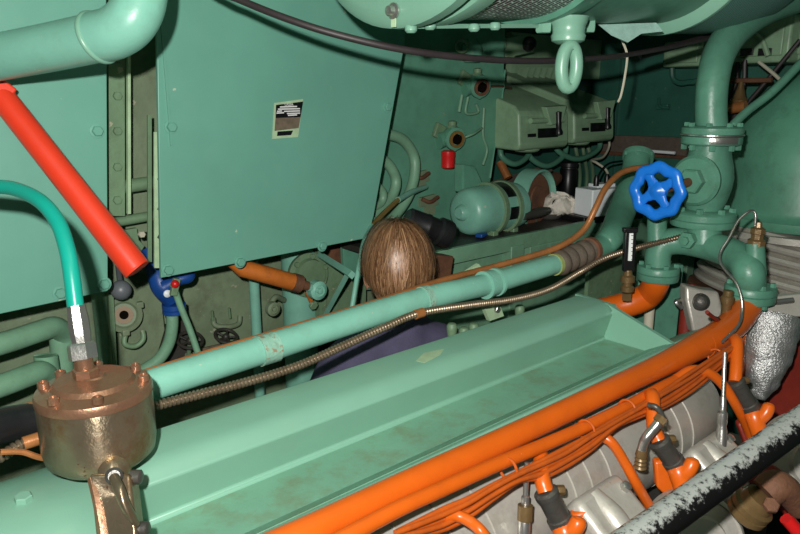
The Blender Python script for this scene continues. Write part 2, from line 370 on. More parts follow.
# --- overhead pipe with elbow (top left)
t = T('overhead_pipe', 'thick mint green pipe with welded elbow at top left', 'pipe', P(90, 40, d=1.2))
k = 1.25
MB().tube([P(-60, 68, d=1.33), P(0, 57, d=1.28), P(50, 47.5, d=1.24), P(100, 37, d=1.2)], pr(23, 1.25), 28).build('straight_run', 'pipe', t)
MB().tube([P(95, 38, d=1.204), P(115, 32.5, d=1.19), P(131, 20, d=1.18), P(140, 0, d=1.18), P(142, -30, d=1.18), P(142, -90, d=1.18)], pr(25, 1.2), 28, 8).build('elbow', 'pipe', t)
ax = P(100, 37, d=1.2)-P(90, 39.2, d=1.208)
MB().torus(P(98, 37.5, d=1.2018), ax+V((0, 0, .004)), pr(24, 1.2), .0055, 40, 10).build('weld_bead', 'tray', t)

# --- red lever handle
t = T('lever_handle', 'long red rubber lever handle slanting across the left panel', 'handle', P(137, 268, d=1.5))
MB().tube([P(-2, 92, d=1.39), P(2, 97, d=1.39), P(70, 184, d=1.41), P(131, 262, d=1.42), P(135, 267.5, d=1.42), P(137.5, 270.5, d=1.42)], [.019, .0255, .027, .0288, .0265, .016], 24, 6).build('grip', 'red', t)
MB().box(P(0, 87, d=1.38), (.05, .03, .03), Matrix.Rotation(.7, 3, 'Y')).build('clamp', 'red', t, bev=.004)
MB().cyl(P(-60, 20, d=1.38), P(0, 90, d=1.385), .014).build('shaft', 'red', t)

# --- hull fittings low on the left
t = T('bent_pipe', 'upper of two dull green bent pipes at the left edge', 'pipe', P(60, 372, v=1.85))
MB().tube([P(-60, 358, v=1.75), P(0, 344, v=1.77), P(40, 331, v=1.8), P(54, 327, v=1.82), P(63, 333, v=1.85), P(65, 345, v=1.86), P(64, 380, v=1.86), dn(P(64, 400, v=1.86))], .027, 20).build('bend', 'bench', t)
t = T('bent_pipe', 'lower of two dull green bent pipes, partly behind the bronze pot', 'pipe', P(48, 400, v=1.75))
MB().tube([P(-60, 405, v=1.68), P(0, 386, v=1.7), P(32, 374, v=1.73), P(42, 372, v=1.75), P(49, 379, v=1.78), P(50, 395, v=1.78), dn(P(50, 420, v=1.78))], .027, 20).build('bend', 'bench', t)
tag(MB().cyl(P(99, 285, v=2.0), dn(P(103, 340, v=2.0)), .024).build('vertical_pipe', 'bench'), 'dull green vertical pipe just right of the teal hose end', 'pipe')
tag(MB().prism([P(*c, v=1.95) for c in ((108, 285), (113, 285), (118, 380), (113, 380))], (0, .02, 0)).build('flat_bar', 'olive'), 'narrow olive flat bar beside the vertical pipe', 'bar')
# plate carrying the amber fitting
tag(MB().prism([P(*c, v=2.06) for c in ((118, 280), (140, 262), (160, 280), (165, 330), (150, 380), (120, 380))], (0, .012, 0)).build('gusset_plate', 'hull', bev=.003), 'olive gusset plate behind the amber centred fitting', 'plate')
t = T('hose_coupling', 'open hose coupling with amber ring and black bore under grey ball', 'coupling', P(123, 335, v=2.0))
c = P(124, 315, v=1.98); ax = (CAM-c).normalized()
MB().lathe(c-ax*.05, ax, [(.03, 0), (.046, .01), (.052, .03), (.052, .045), (.040, .052), (.034, .044)], 32).build('body', 'hull', t)
MB().ring(c-ax*.006, ax, .026, .013, .008, 28).build('sealing_ring', 'amber', t)
MB().lathe(c-ax*.004, ax, [(.0175, 0), (.016, .001), (.001, -.006)], 18).build('bore', 'void', t)
for a in (.5, 2.6, 4.7):
    x, y, _ = frame(ax); e = x*math.cos(a)+y*math.sin(a)
    MB().box(c+e*.052-ax*.01, (.022, .018, .02)).build('lug', 'hull', t, bev=.004)
MB().tube([c+V((.0, 0, -.055)), c+V((-.01, -.01, -.085)), c+V((.02, -.01, -.10)), c+V((.045, -.01, -.085)), c+V((.05, 0, -.06))], .008, 10).build('hook', 'olive', t)
t = T('ball_knob', 'dark grey ball knob below the red lever end', 'knob', P(121, 300, v=1.9))
MB().ball(P(121, 290, v=1.88), .028, 24).build('ball', 'grey', t)
MB().cyl(P(121, 290, v=1.88), P(118, 265, v=2.0), .008).build('stem', 'grey', t)
# blue valve
t = T('blue_valve', 'dark blue valve body with white button behind the red lever end', 'valve', P(170, 310, v=1.9))
c = P(172, 305, v=1.88)
MB().tube([P(146, 250, v=1.93), P(155, 268, v=1.9), P(162, 286, v=1.88), P(172, 300, v=1.88)], [.018, .025, .032, .026], 18).build('body', 'navy', t)
MB().tube([P(165, 287, v=1.86), P(178, 280, v=1.84), P(188, 276, v=1.84), P(189, 268, v=1.85)], [.024, .017, .02, .012], 14).build('side_branch', 'navy', t)
MB().lathe(P(174, 307, v=1.88), -UP, [(.026, -.012), (.034, -.01), (.034, .004), (.031, .006), (.034, .008), (.034, .018), (.02, .02)], 28).build('flange', 'navy', t)
MB().lathe(P(167, 293.5, v=1.835), -W, [(.011, 0), (.011, .004), (.006, .008), (.001, .009)], 18).build('button', 'white', t)
tag(MB().tube([P(172, 310, v=1.88), P(172, 328, v=1.88), P(168, 345, v=1.89), P(158, 360, v=1.9), P(140, 372, v=1.92)], .0175, 16).build('elbow_pipe', 'bench'), 'thin dull green elbow pipe running down from the blue valve', 'pipe')
t = T('shut_off_lever', 'pale green lever rod with red knob beside the blue valve', 'lever', P(198, 352, v=1.8))
MB().tube([P(173, 284, v=1.8), P(180, 305, v=1.8), P(190, 330, v=1.79), P(199, 356, v=1.78)], .0095, 12).build('rod', 'bench', t)
MB().box(P(175, 287, v=1.79), (.02, .014, .05), Matrix.Rotation(.3, 3, 'Y')).build('fork', 'olive', t, bev=.003)
MB().ball(P(175, 284, v=1.775), .0115, 16).build('knob', 'redcap', t)
# little dark handwheels
def small_wheel(px, py, v, R, label, tilt):
    c = P(px, py, v=v); ax = V((tilt, -.45, 1)).normalized()
    t = T('valve_handwheel', label, 'valve', c-V((0, 0, .06)))
    x, y, a = frame(ax)
    MB().torus(c, ax, R, .0055, 28, 8).build('rim', 'dark', t)
    for k in range(5):
        e = x*math.cos(k*2*PI/5)+y*math.sin(k*2*PI/5); MB().tube([c-ax*.004+e*.006, c-ax*.002+e*R], .004, 8, 1).build('spoke', 'dark', t)
    MB().lathe(c-ax*.014, ax, [(.010, 0), (.012, .012), (.008, .02), (.004, .022)], 14).build('hub', 'dark', t)
    MB().cyl(c-ax*.07, c-ax*.01, .007).build('stem', 'olive', t)
    MB().lathe(c-ax*.13, ax, [(.02, 0), (.022, .03), (.014, .05), (.012, .065)], 16).build('bonnet', 'hull', t)
small_wheel(226, 336, 2.0, .036, 'small dark spoked handwheel below the panel, right of its neighbour', .1)
small_wheel(190, 340, 1.98, .038, 'small dark spoked handwheel just behind the pale green lever rod', -.05)
t = T('pipe_saddle', 'small olive pipe saddle with two studs above the right small handwheel', 'bracket', P(226, 330, v=2.1))
MB().tube([P(213, 318, v=2.10), P(215, 325, v=2.09), P(226, 327, v=2.08), P(238, 324, v=2.09), P(240, 316, v=2.10)], .009, 10).build('strap', 'hull', t)
for x, y in ((213, 315), (230, 312)): MB().cyl(P(x, y+6, v=2.09), P(x-1, y-4, v=2.085), .0045).build('stud', 'olive', t)
tag(MB().prism([P(*c, v=2.14) for c in ((196, 350), (222, 344), (224, 351), (198, 360))], (0, .01, 0)).build('name_tag', 'wornplate'), 'small worn metal tag below the two small handwheels', 'tag')
tag(MB().prism([P(*c, v=2.1) for c in ((160, 330), (188, 318), (192, 355), (160, 365))], (0, .03, 0)).jitter(.004, 60).build('paint_scab', 'gunmetal'), 'patch of scabbed bare metal low on the hull left of handwheels', 'patch')
tag(MB().cyl(P(253, 262, v=2.0), dn(P(256, 340, v=2.0)), .0175).build('vertical_pipe', 'pipe'), 'slim mint vertical pipe left of the orange strut column', 'pipe')
# column with flange and the orange strut
t = T('pipe_column', 'wide mint green vertical pipe column with a flanged branch', 'pipe', P(300, 340, v=2.0))
MB().cyl(P(297, 225, v=2.03), dn(P(300, 330, v=2.03)), .062, seg=32).build('column', 'pipe', t)
c = P(309, 275, v=1.93); ax = V((-.05, -1, .05)).normalized()
fl = MB().lathe(c, ax, [(.04, -.04), (.05, -.03), (.075, -.02), (.078, 0), (.06, .003), (.055, .02), (.035, .022)], 32).build('branch_flange', 'olive', t)
bolt_circle(fl, c, ax, .066, 6, .010, .012, 'olive', .3)
t = T('orange_strut', 'weathered orange strut slanting below the large panel to a green eye', 'strut', P(303, 285, v=1.8))
MB().tube([P(232, 258, v=1.80), P(242, 268, v=1.79), P(300, 284, v=1.77)], [.026, .0265, .027], 20, 1).build('tube', 'oldorange', t)
MB().lathe(P(300, 284, v=1.77), P(300, 284, v=1.77)-P(250, 270, v=1.785), [(.029, -.03), (.029, 0), (.016, .004), (.015, .03)], 22).build('end_cap', 'rust', t)
e = P(317, 290, v=1.77)
MB().lathe(e+V((0, .018, 0)), -W, [(.018, 0), (.031, .002), (.031, .03), (.02, .036), (.02, .03), (.009, .03), (.009, .04), (.001, .042)], 26).build('eye', 'pipe', t)
MB().tube([e, P(308, 287, v=1.77)], .015, 12, 1).build('rod', 'pipe', t)
t = T('link_lever', 'small green link lever with a round spiral boss near the slim pipe', 'lever', P(272, 315, v=1.95))
MB().lathe(P(271, 308, v=1.95), -W, [(.024, 0), (.024, .02), (.016, .024), (.016, .018), (.008, .018), (.008, .026), (.001, .028)], 22).build('boss', 'hull', t)
MB().tube([P(271, 303, v=1.96), P(276, 297, v=1.97), P(284, 300, v=2.0)], .010, 10).build('arm', 'hull', t)
t = T('stud_bolt_link', 'small rusty stud bolt hanging under the orange strut', 'bolt', P(313, 305, v=1.9))
MB().cyl(P(306, 290, v=1.92), P(312, 303, v=1.86), .008).build('shank', 'oldorange', t)
bolt(t, P(312.5, 304.5, v=1.855), (0, -1, -.3), .016, .012, 'olive')

# --- angle frame below panel corner, left of the head
t = T('welded_bracket', 'green welded angle frame with diagonal brace left of the man', 'frame', P(335, 320, v=1.9))
MB().prism([P(*c, v=1.95) for c in ((318, 246), (324, 246), (328, 340), (320, 340))], (0, .03, 0)).build('post', 'olive', t)
MB().tube([P(320, 255, v=1.9), P(352, 275, v=1.62)], .014, 4, 1).build('top_bar', 'pipe', t)
MB().tube([P(349, 272, v=1.66), P(324, 318, v=1.9)], .011, 4, 1).build('brace', 'pipe', t)
MB().prism([P(*c, v=1.97) for c in ((326, 262), (366, 285), (366, 340), (326, 340))], (0, .01, 0)).build('back_plate', 'olive', t)
tag(MB().box(P(342, 256, v=2.08), (.3, .05, .16)).build('dark_space_block', 'rust', bev=.004), 'dark block standing in for the shaded space under the panel corner', 'box')  # dark block put in for the shaded space beyond the angle frame
# brass tipped rod behind the head
t = T('tie_rod', 'thin green and brass rod rising behind the man to the hull clips', 'rod', P(353, 305, v=1.5))
MB().tube([P(352, 308, v=1.52), P(358, 272, v=1.55), P(364, 242, v=1.62), P(372, 226, v=1.7)], .0075, 10).build('lower_rod', 'pipe', t)
MB().tube([P(372, 226, v=1.7), P(384, 213, v=1.76), P(398, 200, v=1.82)], .009, 10).build('brass_sleeve', 'goldbrass', t)
MB().tube([P(398, 200, v=1.82), P(412, 192, v=1.88), P(426, 187, v=1.94)], [.011, .011, .009], 10).build('end_fitting', 'pipe', t)

# --- side plate and its pipework
tag(MB().prism([P(*c, v=2.0) for c in ((330, -60), (508, -60), (503, 100), (489, 190), (470, 290), (345, 290))], (0, .02, 0)).build('side_plate', 'plate', bev=.002), 'darker green side plate beyond the large panel, holding the drain cocks', 'plate')
t = T('weld_line', 'pale welded seam down the right edge of the side plate', 'seam', P(490, 170, v=1.995))
MB().tube([P(505, 70, v=1.998), P(502, 100, v=1.998), P(490, 178, v=1.998)], .004, 6).jitter(.003, 80).build('bead', 'plate', t)
def curved(label, pts, r, mat='bench'):
    tag(MB().tube([P(*q[:2], v=q[2]) for q in pts], r, 16).build('bent_pipe', mat), label, 'pipe')
curved('outermost olive bent pipe curling out beside the large panel edge', [(360, 134, 1.93), (385, 134, 1.93), (403, 140, 1.93), (414, 157, 1.93), (414, 178, 1.92), (407, 198, 1.91), (394, 216, 1.9), (378, 228, 1.88), (362, 236, 1.86)], .0205)
curved('middle olive bent pipe curling inside the outermost one', [(360, 155, 1.9), (376, 157, 1.9), (389, 165, 1.9), (396, 181, 1.9), (391, 198, 1.89), (377, 212, 1.87), (360, 220, 1.86)], .0195)
curved('innermost short olive bent pipe tight against the panel edge', [(362, 183, 1.87), (375, 185, 1.87), (383, 193, 1.87), (381, 203, 1.87), (370, 209, 1.86), (358, 212, 1.85)], .015)
curved('lowest stubby olive pipe end peeping past the panel edge', [(355, 222, 1.8), (366, 220, 1.8), (375, 221, 1.8), (377, 227, 1.79), (366, 232, 1.78)], .012)
def clip(px, py, label):
    t = T('pipe_clip', label, 'clip', P(px, py+8, v=1.985))
    MB().prism([P(px+a, py+b, v=1.985) for a, b in ((-9, -4), (6, -8), (9, 2), (5, 4), (6, 12), (-3, 14), (-4, 4), (-9, 5))], (0, .015, 0)).build('tab', 'hull', t)
    MB().tube([P(px-8, py-3, v=1.975), P(px, py, v=1.96), P(px+8, py-5, v=1.975)], .008, 8).build('claw', 'rust', t)
clip(421, 178, 'upper rusty clip welded to the side plate beside bent pipes')
clip(430, 202, 'lower rusty clip welded to the side plate above black canister')
def cock(px, py, label, cap, bore):
    c = P(px, py, v=1.93); ax = V((.1, -1, -.12)).normalized(); ax = ((CAM-c).normalized()+V((.55, 0, -.15))).normalized(); bore = 'amber' if bore == 'brass' else bore
    t = T('drain_cock', label, 'valve', c-V((0, 0, .06)))
    MB().lathe(c-ax*.05, ax, [(.025, -.03), (.036, -.01), (.043, .015), (.047, .04), (.045, .05), (.03, .054)], 26).build('body', 'plate', t)
    MB().ring(c+ax*.0, ax, .034, .023, .012, 26).build('rim', bore, t)
    for an in (.4, 1.9, 3.3, 4.8):
        x, y, _ = frame(ax); bolt(t, c-ax*.012+(x*math.cos(an)+y*math.sin(an))*.042, ax, .009, .010, 'plate', 'lug')
    MB().lathe(c-ax*.03+UP*.03, UP, [(.02, 0), (.024, .01), (.016, .02), (.018, .034), (.008, .038), (.001, .038)], 16).build('spindle', 'olive', t)
    MB().lathe(c+ax*.002, ax, [(.021, 0), (.02, .011), (.001, .0095)], 18).build('bore', 'void', t)
    MB().tube([c-ax*.045, P(px-18, py+2, v=1.985)], [.028, .034], 14, 1).build('root', 'plate', t)
    MB().box(P(px-14, py-6, v=1.99), (.09, .02, .06), Matrix.Rotation(.4, 3, 'Y')).build('pad', 'olive', t, bev=.006)
    if cap:
        p = P(px-8, py+20, v=1.93); MB().lathe(p-V((0, 0, .036)), UP, [(.022, 0), (.027, .004), (.027, .045), (.028, .048), (.028, .066), (.02, .07)], 22).build('cap', 'redcap', t, label='bright red plastic cap')
    return t
cock(456, 139, 'drain cock on the side plate wearing a bright red cap', True, 'brass')
cock(481, 87, 'drain cock with rusty open bore, above the red capped one', False, 'rust')
curved('thin olive bracket rod hanging right of the red capped cock', [(484, 108, 1.97), (483, 135, 1.97), (487, 150, 1.97), (483, 165, 1.97)], .006)
curved('thin wire hook arching right of the red capped cock', [(463, 138, 1.95), (473, 134, 1.93), (482, 128, 1.95)], .005)
curved('short olive rod hanging below the upper drain cock, left one', [(462, 95, 1.97), (459, 112, 1.97)], .007)
curved('short olive rod hanging below the upper drain cock, right one', [(468, 97, 1.97), (466, 113, 1.97), (478, 112, 1.97), (476, 104, 1.97)], .006)
curved('thin rusty rod from the upper drain cock toward the grey housings', [(487, 86, 1.95), (500, 86, 1.98), (511, 88, 2.05)], .005, 'rust')
t = T('wall_valve', 'green valve stub half hidden behind the hanging black cable', 'valve', P(473, 60, v=1.95))
c = P(472, 52, v=1.95); MB().lathe(c-V((0, 0, .04)), UP, [(.03, 0), (.045, .02), (.04, .06), (.02, .09)], 20).build('body', 'plate', t)
MB().torus(P(462, 46, v=1.9), (CAM-c).normalized(), .022, .006, 20, 8).build('ring', 'olive', t)
t = T('telephone_bracket', 'green pivot bracket with black knob under the drum shadow', 'bracket', P(515, 60, v=2.1))
MB().prism([P(*q, v=2.1) for q in ((497, 40), (520, 35), (532, 40), (534, 52), (516, 56), (510, 62), (505, 56))], (0, .05, 0)).build('arm', 'boxgreen', t, bev=.004)
MB().lathe(P(499, 44, v=2.09), -W, [(.03, 0), (.03, .02), (.015, .03), (.001, .03)], 18).build('pivot', 'boxgreen', t)
c = P(531, 46, v=2.08); MB().lathe(c+V((.02, .03, .01)), CAM-c, [(.03, 0), (.036, .02), (.03, .05), (.012, .06), (.001, .06)], 20).build('knob', 'rubber', t)

# --- grey green switch housings
def housing(u0, u1, label, vb=2.40, vf=1.98, zb=1.475, zt=1.74):
    t = T('switch_housing', label, 'switch box', ((u0+u1)/2, vb, zb), 'switch housings on the hull')
    prof = [(vb, zb+.02), (vf+.015, zb), (vf, zb+.02), (vf+.012, zt-.03), (vf+.04, zt), (vb, zt+.16)]
    MB().prism([(u0, a, b) for a, b in prof], (u1-u0, 0, 0)).build('case', 'boxgreen', t, bev=.012)
    vm = vf-.003
    MB().prism([(u0+.11, vm-.004, zb+.052), (u1-.10, vm-.004, zb+.052), (u1-.10, vm-.001, zb+.092), (u0+.11, vm-.001, zb+.092)], (0, -.004, 0)).build('label_strip', 'black', t)
    MB().prism([(u0+.04, vm-.004, zb+.058), (u0+.095, vm-.004, zb+.058), (u0+.095, vm-.003, zb+.072), (u0+.04, vm-.003, zb+.072)], (0, -.003, 0)).build('small_tag', 'black', t)
    MB().tube([(u0+.06, vm, zb+.125), (u1-.06, vm, zb+.125)], .012, 10, 1).build('moulded_rib', 'boxgreen', t)
    um = u0+(u1-u0)*.60
    MB().prism([(um-.07, vm-.02, zt-.005), (um+.08, vm-.02, zt-.0), (um+.05, vm-.022, zb+.115), (um-.03, vm-.022, zb+.105)], (0, .03, 0)).jitter(.008, 30).build('latch_plate', 'boxgreen', t, bev=.004)
    MB().lathe((um+.015, vm-.03, zb+.06), (0, .1, 1), [(.001, 0), (.016, .004), (.018, .016), (.012, .03), (.013, .07), (.016, .10), (.001, .105)], 16).build('toggle', 'black', t)
    MB().lathe(((u0+u1)/2-.03, vf+.08, zb-.012), UP, [(.05, 0), (.06, .008), (.06, .016)], 24).build('gland_boss', 'boxgreen', t)
housing(2.305, 2.655, 'grey green switch housing nearer the side plate, handle pointing down', 2.40, 1.86, 1.478, 1.665)
housing(2.70, 3.03, 'grey green switch housing nearer the end bulkhead with white cord', 2.40, 1.86, 1.492, 1.685)
t = T('louvre_bracket', 'olive ribbed bracket above the switch housings', 'bracket', P(540, 80, v=2.3))
for k in range(6):
    MB().box(P(522+k*6, 76, v=2.28), (.012, .06, .09), Matrix.Rotation(.5, 3, 'Y')).build('rib', 'boxgreen', t)
MB().box(P(535, 70, v=2.34), (.42, .03, .05)).build('backing_bar', 'boxgreen', t)
tag(MB().box(P(560, 58, v=2.39), (.9, .06, .22)).build('mounting_board', 'boxgreen', bev=.004), 'broad olive mounting board behind the black cable', 'board')
for i, (x, y, L) in enumerate(((590, 165, 40), (577, 170, 45), (584, 168, 50))):
    tag(MB().tube([P(x-4+i, 140, v=2.3), P(x, 155, v=2.28), P(x+3, 175, v=2.3), P(x+1, 200, v=2.32)], .011, 8).build('cable_drop', 'olive'), 'olive cable drooping below the switch housings', 'cable', 'cables drooping under the switch housings')
for i, (x0, x1, y, dy, lab) in enumerate(((500, 530, 150, 14, 'sagging olive hose loop under the nearer switch housing'), (528, 566, 148, 18, 'wide sagging olive hose loop between the two switch housings'), (556, 600, 143, 16, 'sagging olive hose loop under the farther switch housing'))):
    tag(MB().tube([P(x0, y-6, v=2.1), P(x0+2, y+dy*.5, v=2.08), P((x0+x1)/2, y+dy, v=2.06), P(x1-2, y+dy*.4, v=2.08), P(x1, y-8, v=2.1)], .014, 10).build('hose_loop', 'dkgreen'), lab, 'hose')
t = T('cable_tray', 'brown ribbed cable tray running along behind the grinder', 'tray', P(520, 180, v=2.3))
MB().tube([P(488, 189, v=2.22), P(548, 170, v=2.22)], .032, 4, 1).build('channel', 'brownstrip', t)
t = T('cable_tray', 'dark brown cable tray across the end bulkhead beside the green valve', 'tray', P(645, 150, u=3.6))
MB().prism([P(*q, u=3.58) for q in ((597, 135), (700, 138), (700, 158), (597, 152))], (.04, 0, 0)).build('channel', 'brownstrip', t)
MB().prism([P(*q, u=3.56) for q in ((597, 151), (700, 157), (700, 160), (597, 154))], (.04, 0, 0)).build('lip', 'rust', t)
tag(MB().tube([P(648, 151, u=3.3), P(675, 153, u=3.3)], .008, 8, 1).build('fluorescent_stub', 'white'), 'short white tube lying behind the blue handwheel', 'tube')
tag(MB().tube([P(500, 162, v=2.1), P(508, 178, v=2.05)], .02, 12, 1).build('copper_stub', 'copper'), 'short copper pipe stub above the grinder guard', 'pipe')

# --- bench with motor, grinder and clutter
zb = 1.182
t = T('work_bench', 'long green steel bench along the hull side behind the man', 'bench', (2.45, 1.85, -.31))
MB().prism([(1.45, 1.61, zb-.02), (3.5, 1.61, zb-.02), (3.5, 2.30, zb-.02), (2.4, 2.30, zb-.02), (2.4, 1.98, zb-.02), (1.45, 1.98, zb-.02)], (0, 0, .02)).build('bench_top', 'dark', t)
MB().box((2.47, 1.60, zb-.012), (2.05, .02, .055)).build('edge_angle', 'bench', t, bev=.002)
MB().box((2.47, 1.64, .66), (2.0, .015, .98)).build('front_panel', 'bench', t)
for x in (1.5, 1.98, 2.7, 3.4): MB().box((x, 1.61, .425), (.075, .05, 1.47)).build('leg', 'bench', t, bev=.003)
MB().box((2.42, 1.61, zb-.085), (.72, .04, .09)).build('drawer_front', 'bench', t, bev=.003)
for x in (2.2, 2.4): bolt(t, (x, 1.59, zb-.085), -W, .012, .01, 'bench')
# motor
t = T('electric_motor', 'green electric motor with black label plates on the bench', 'motor', (2.03, 1.75, zb))
c = P(486, 209, v=1.76); k = .098
k = .094
MB().lathe(c, U, [(.001, -.155), (.02, -.155), (.028, -.147), (.032, -.134), (.062, -.131), (.080, -.121), (.0895, -.10), (.093, -.06), (k, -.03), (k, .13), (.094, .14), (.09, .165), (.075, .17), (.001, .17)], 40).build('housing', 'pipe', t)
MB().lathe(c, U, [(k, .0), (.104, .002), (.104, .022), (k, .024)], 40).build('front_band', 'olive', t)
MB().lathe(c, U, [(k, .085), (.104, .087), (.104, .107), (k, .109)], 40).build('rear_band', 'olive', t)
x, y, a = frame(U); e = V((0, -.62, .78)); am = math.atan2(e.dot(y), e.dot(x))
for a0, a1 in ((am-.62, am+.35), (am+.75, am+1.25)) if e.cross(y).dot(U) > 0 or True else ():
    MB().lathe(c+U*.03, U, [(.0995, 0), (.1005, .001), (.1005, .050), (.0995, .052)], 14, a0, a1, caps=False).build('label_plate', 'black', t)
for s in (-1, 1): MB().box((c.x+.05+s*.06, c.y, zb+(c.z-.09-zb)/2), (.03, .13, max(.03, c.z-.08-zb))).build('foot', 'olive', t, bev=.004)
MB().prism([(c.x-.10, c.y+.03, c.z+.07), (c.x+.03, c.y+.03, c.z+.07), (c.x+.02, c.y+.08, c.z+.16), (c.x-.04, c.y+.09, c.z+.17)], (0, .05, 0)).build('terminal_box', 'plate', t, bev=.006)
tag(MB().box((c.x-.09, c.y-.06, zb+.012), (.05, .03, .014), Matrix.Rotation(.3, 3, 'Z')).build('blue_cloth', 'navy', bev=.004), 'small blue scrap tucked under the motor', 'cloth')
# grinder
t = T('bench_grinder', 'bench grinder with brown stone wheel and green half guard', 'grinder', P(530, 225, v=1.8))
c = P(533, 199, v=1.80); ax = V((.12, -.99, 0)).normalized()
MB().lathe(c, ax, [(.001, -.02), (.105, -.02), (.11, -.015), (.11, .015), (.105, .02), (.06, .021), (.055, .026), (.001, .026)], 40).build('stone_wheel', 'rust', t)
x, y, a = frame(ax)
MB().lathe(c-ax*.035, ax, [(.112, 0), (.128, .0), (.128, .075), (.12, .078), (.112, .06)], 28, -.3, PI+.5, caps=False).build('guard', 'pipe', t)
MB().lathe(c-ax*.035, ax, [(.125, 0), (.001, 0)], 28, -.3, PI+.5, caps=False).build('guard_side', 'pipe', t)
MB().box((c.x-.03, c.y+.02, (zb+c.z)/2-.03), (.08, .08, max(.05, c.z-zb))).build('pedestal', 'valve', t, bev=.005)
tag(MB().tube([P(523, 216, v=1.68), P(540, 212, v=1.68), P(549, 210, v=1.68)], [.017, .02, .012], 14).build('oil_bottle', 'gunmetal'), 'dark oily bottle lying in front of the grinder wheel', 'bottle')
tag(MB().tube([P(538, 190, v=1.84), P(548, 185, v=1.86), P(556, 178, v=1.9)], .03, 12).build('rusty_block', 'rust'), 'rusty shaft stub just right of the grinding wheel', 'shaft')
# can, rag, bowl, box
c = P(567, 199, z=zb)
t = T('black_can', 'tall black cylindrical can standing on the bench', 'can', c)
MB().lathe(c, UP, [(.001, 0), (.043, 0), (.045, .005), (.045, .155), (.042, .16)], 28).build('body', 'black', t)
MB().lathe(c+UP*.155, UP, [(.042, 0), (.04, .012), (.046, .016), (.046, .034), (.04, .038), (.001, .038)], 28).build('lid', 'rubber', t)
c = P(562, 219, z=zb)
m = MB().ball(c+V((0, 0, .065)), .075, 28, (1.3, .7, .62)); m.jitter(.045, 17).jitter(.02, 45)
tag(m.build('rag', 'ragc', smooth=80), 'crumpled dirty white rag on the bench', 'rag')
c = P(549, 219, z=zb)+UP*.01
tag(MB().lathe(c-UP*.01, UP, [(.03, 0), (.05, .01), (.062, .03), (.059, .03), (.045, .012), (.001, .006)], 26).build('metal_dish', 'steel'), 'small shiny metal dish in front of the white rag', 'dish')
t = T('battery_charger', 'white box with plugged leads on the bench', 'box', P(596, 214, v=1.80))
c = P(600, 214, z=zb+.03)+UP*.058
MB().box(c, (.20, .11, .115), Matrix.Rotation(-.25, 3, 'Z')).build('case', 'white', t, bev=.006)
MB().box(c+V((.03, .02, .062)), (.10, .06, .018), Matrix.Rotation(-.25, 3, 'Z')).build('terminal_strip', 'white', t, bev=.003)
for dx in (-.03, .05): MB().lathe(c+V((dx, .01, .065)), UP, [(.012, 0), (.012, .03), (.007, .045)], 14).build('plug', 'black', t)
tag(MB().box(P(598, 218, z=zb)+UP*.015, (.34, .20, .03), Matrix.Rotation(-.25, 3, 'Z')).build('black_tray', 'black', bev=.006), 'flat black tray underneath the white box', 'tray')
tag(MB().tube([P(609, 138, v=2.0), P(609, 147, v=2.0), P(603, 157, v=1.98), P(592, 160, v=1.95), P(597, 163, v=1.9), P(606, 170, v=1.86), P(609, 180, v=1.82), P(608, 189, v=1.80)], .006, 8).build('white_cord', 'cream'), 'curly cream cord dropping from the right housing to the white box', 'cord')
tag(MB().tube([P(597, 188, v=1.80), P(599, 175, v=1.8), P(608, 164, v=1.8), P(622, 161, v=1.8)], .005, 8).build('black_lead', 'black'), 'thin black lead arching out of the white box', 'cord')
# black canister near head
t = T('black_canister', 'black rubber sleeved canister lying behind the man', 'canister', P(430, 245, v=1.5))
a, b_ = P(407, 219, v=1.52), P(446, 234, v=1.47); ax = b_-a; L = ax.length
MB().lathe(a, ax, [(.001, -.004), (.03, -.002), (.037, .006), (.038, .06), (.040, .064), (.04, .07), (.037, .074), (.037, L*.75), (.045, L*.8), (.046, L), (.042, L+.012), (.001, L+.014)], 30).build('sleeve', 'rubber', t)
tag(MB().box(P(437, 268, v=1.5), (.08, .06, .09), Matrix.Rotation(.2, 3, 'Y')).build('rusty_block', 'rust', bev=.006), 'rust coloured block to the right of the man\'s neck', 'block')
tag(MB().cyl(P(468, 250, v=1.8), P(500, 245, v=1.8), .012).build('bench_bolt', 'olive'), 'horizontal olive stud under the motor', 'bolt')

# --- end bulkhead extras
tag(MB().box((3.625, P(616, 95, u=3.62).y, 1.21), (.02, .03, 3.04)).build('bulkhead_stiffener', 'end'), 'vertical stiffener in the corner of the end bulkhead', 'stiffener')
t = T('bulkhead_latch', 'small latch on the dark end bulkhead', 'latch', P(663, 108, u=3.6))
MB().box(P(663, 107, u=3.61), (.03, .07, .03)).build('plate', 'end', t, bev=.004)
MB().tube([P(659, 98, u=3.6), P(660, 106, u=3.58), P(669, 108, u=3.58)], .008, 8).build('hook', 'end', t)
def wallbox(px0, px1, py0, py1, u, dep, label, name='junction_box'):
    a, b_ = P(px0, py0, u=u), P(px1, py1, u=u)
    t = T(name, label, 'box', (u, (a.y+b_.y)/2, b_.z))
    MB().box((u+dep/2, (a.y+b_.y)/2, (a.z+b_.z)/2), (dep, abs(a.y-b_.y), abs(a.z-b_.z))).build('case', 'boxgreen', t, bev=.012)
    MB().box((u-.006, (a.y+b_.y)/2, (a.z+b_.z)/2), (.012, abs(a.y-b_.y)*.8, abs(a.z-b_.z)*.72)).build('lid', 'boxgreen', t, bev=.006)
    return t
t = wallbox(732, 788, 18, 62, 3.2, .25, 'olive junction box at top right above the brass sprinkler')
for x in (747, 765): MB().box(P(x, 52, u=3.18), (.02, .05, .03)).build('vent_hole', 'black', t)
MB().tube([P(768, 56, u=3.17), P(762, 40, u=3.17), P(752, 30, u=3.17)], .012, 8).build('handle', 'boxgreen', t)
wallbox(664, 702, 42, 66, 3.3, .25, 'low olive junction box left of the big riser pipe')
wallbox(785, 830, 15, 60, 3.3, .2, 'olive box cut off by the right picture edge')
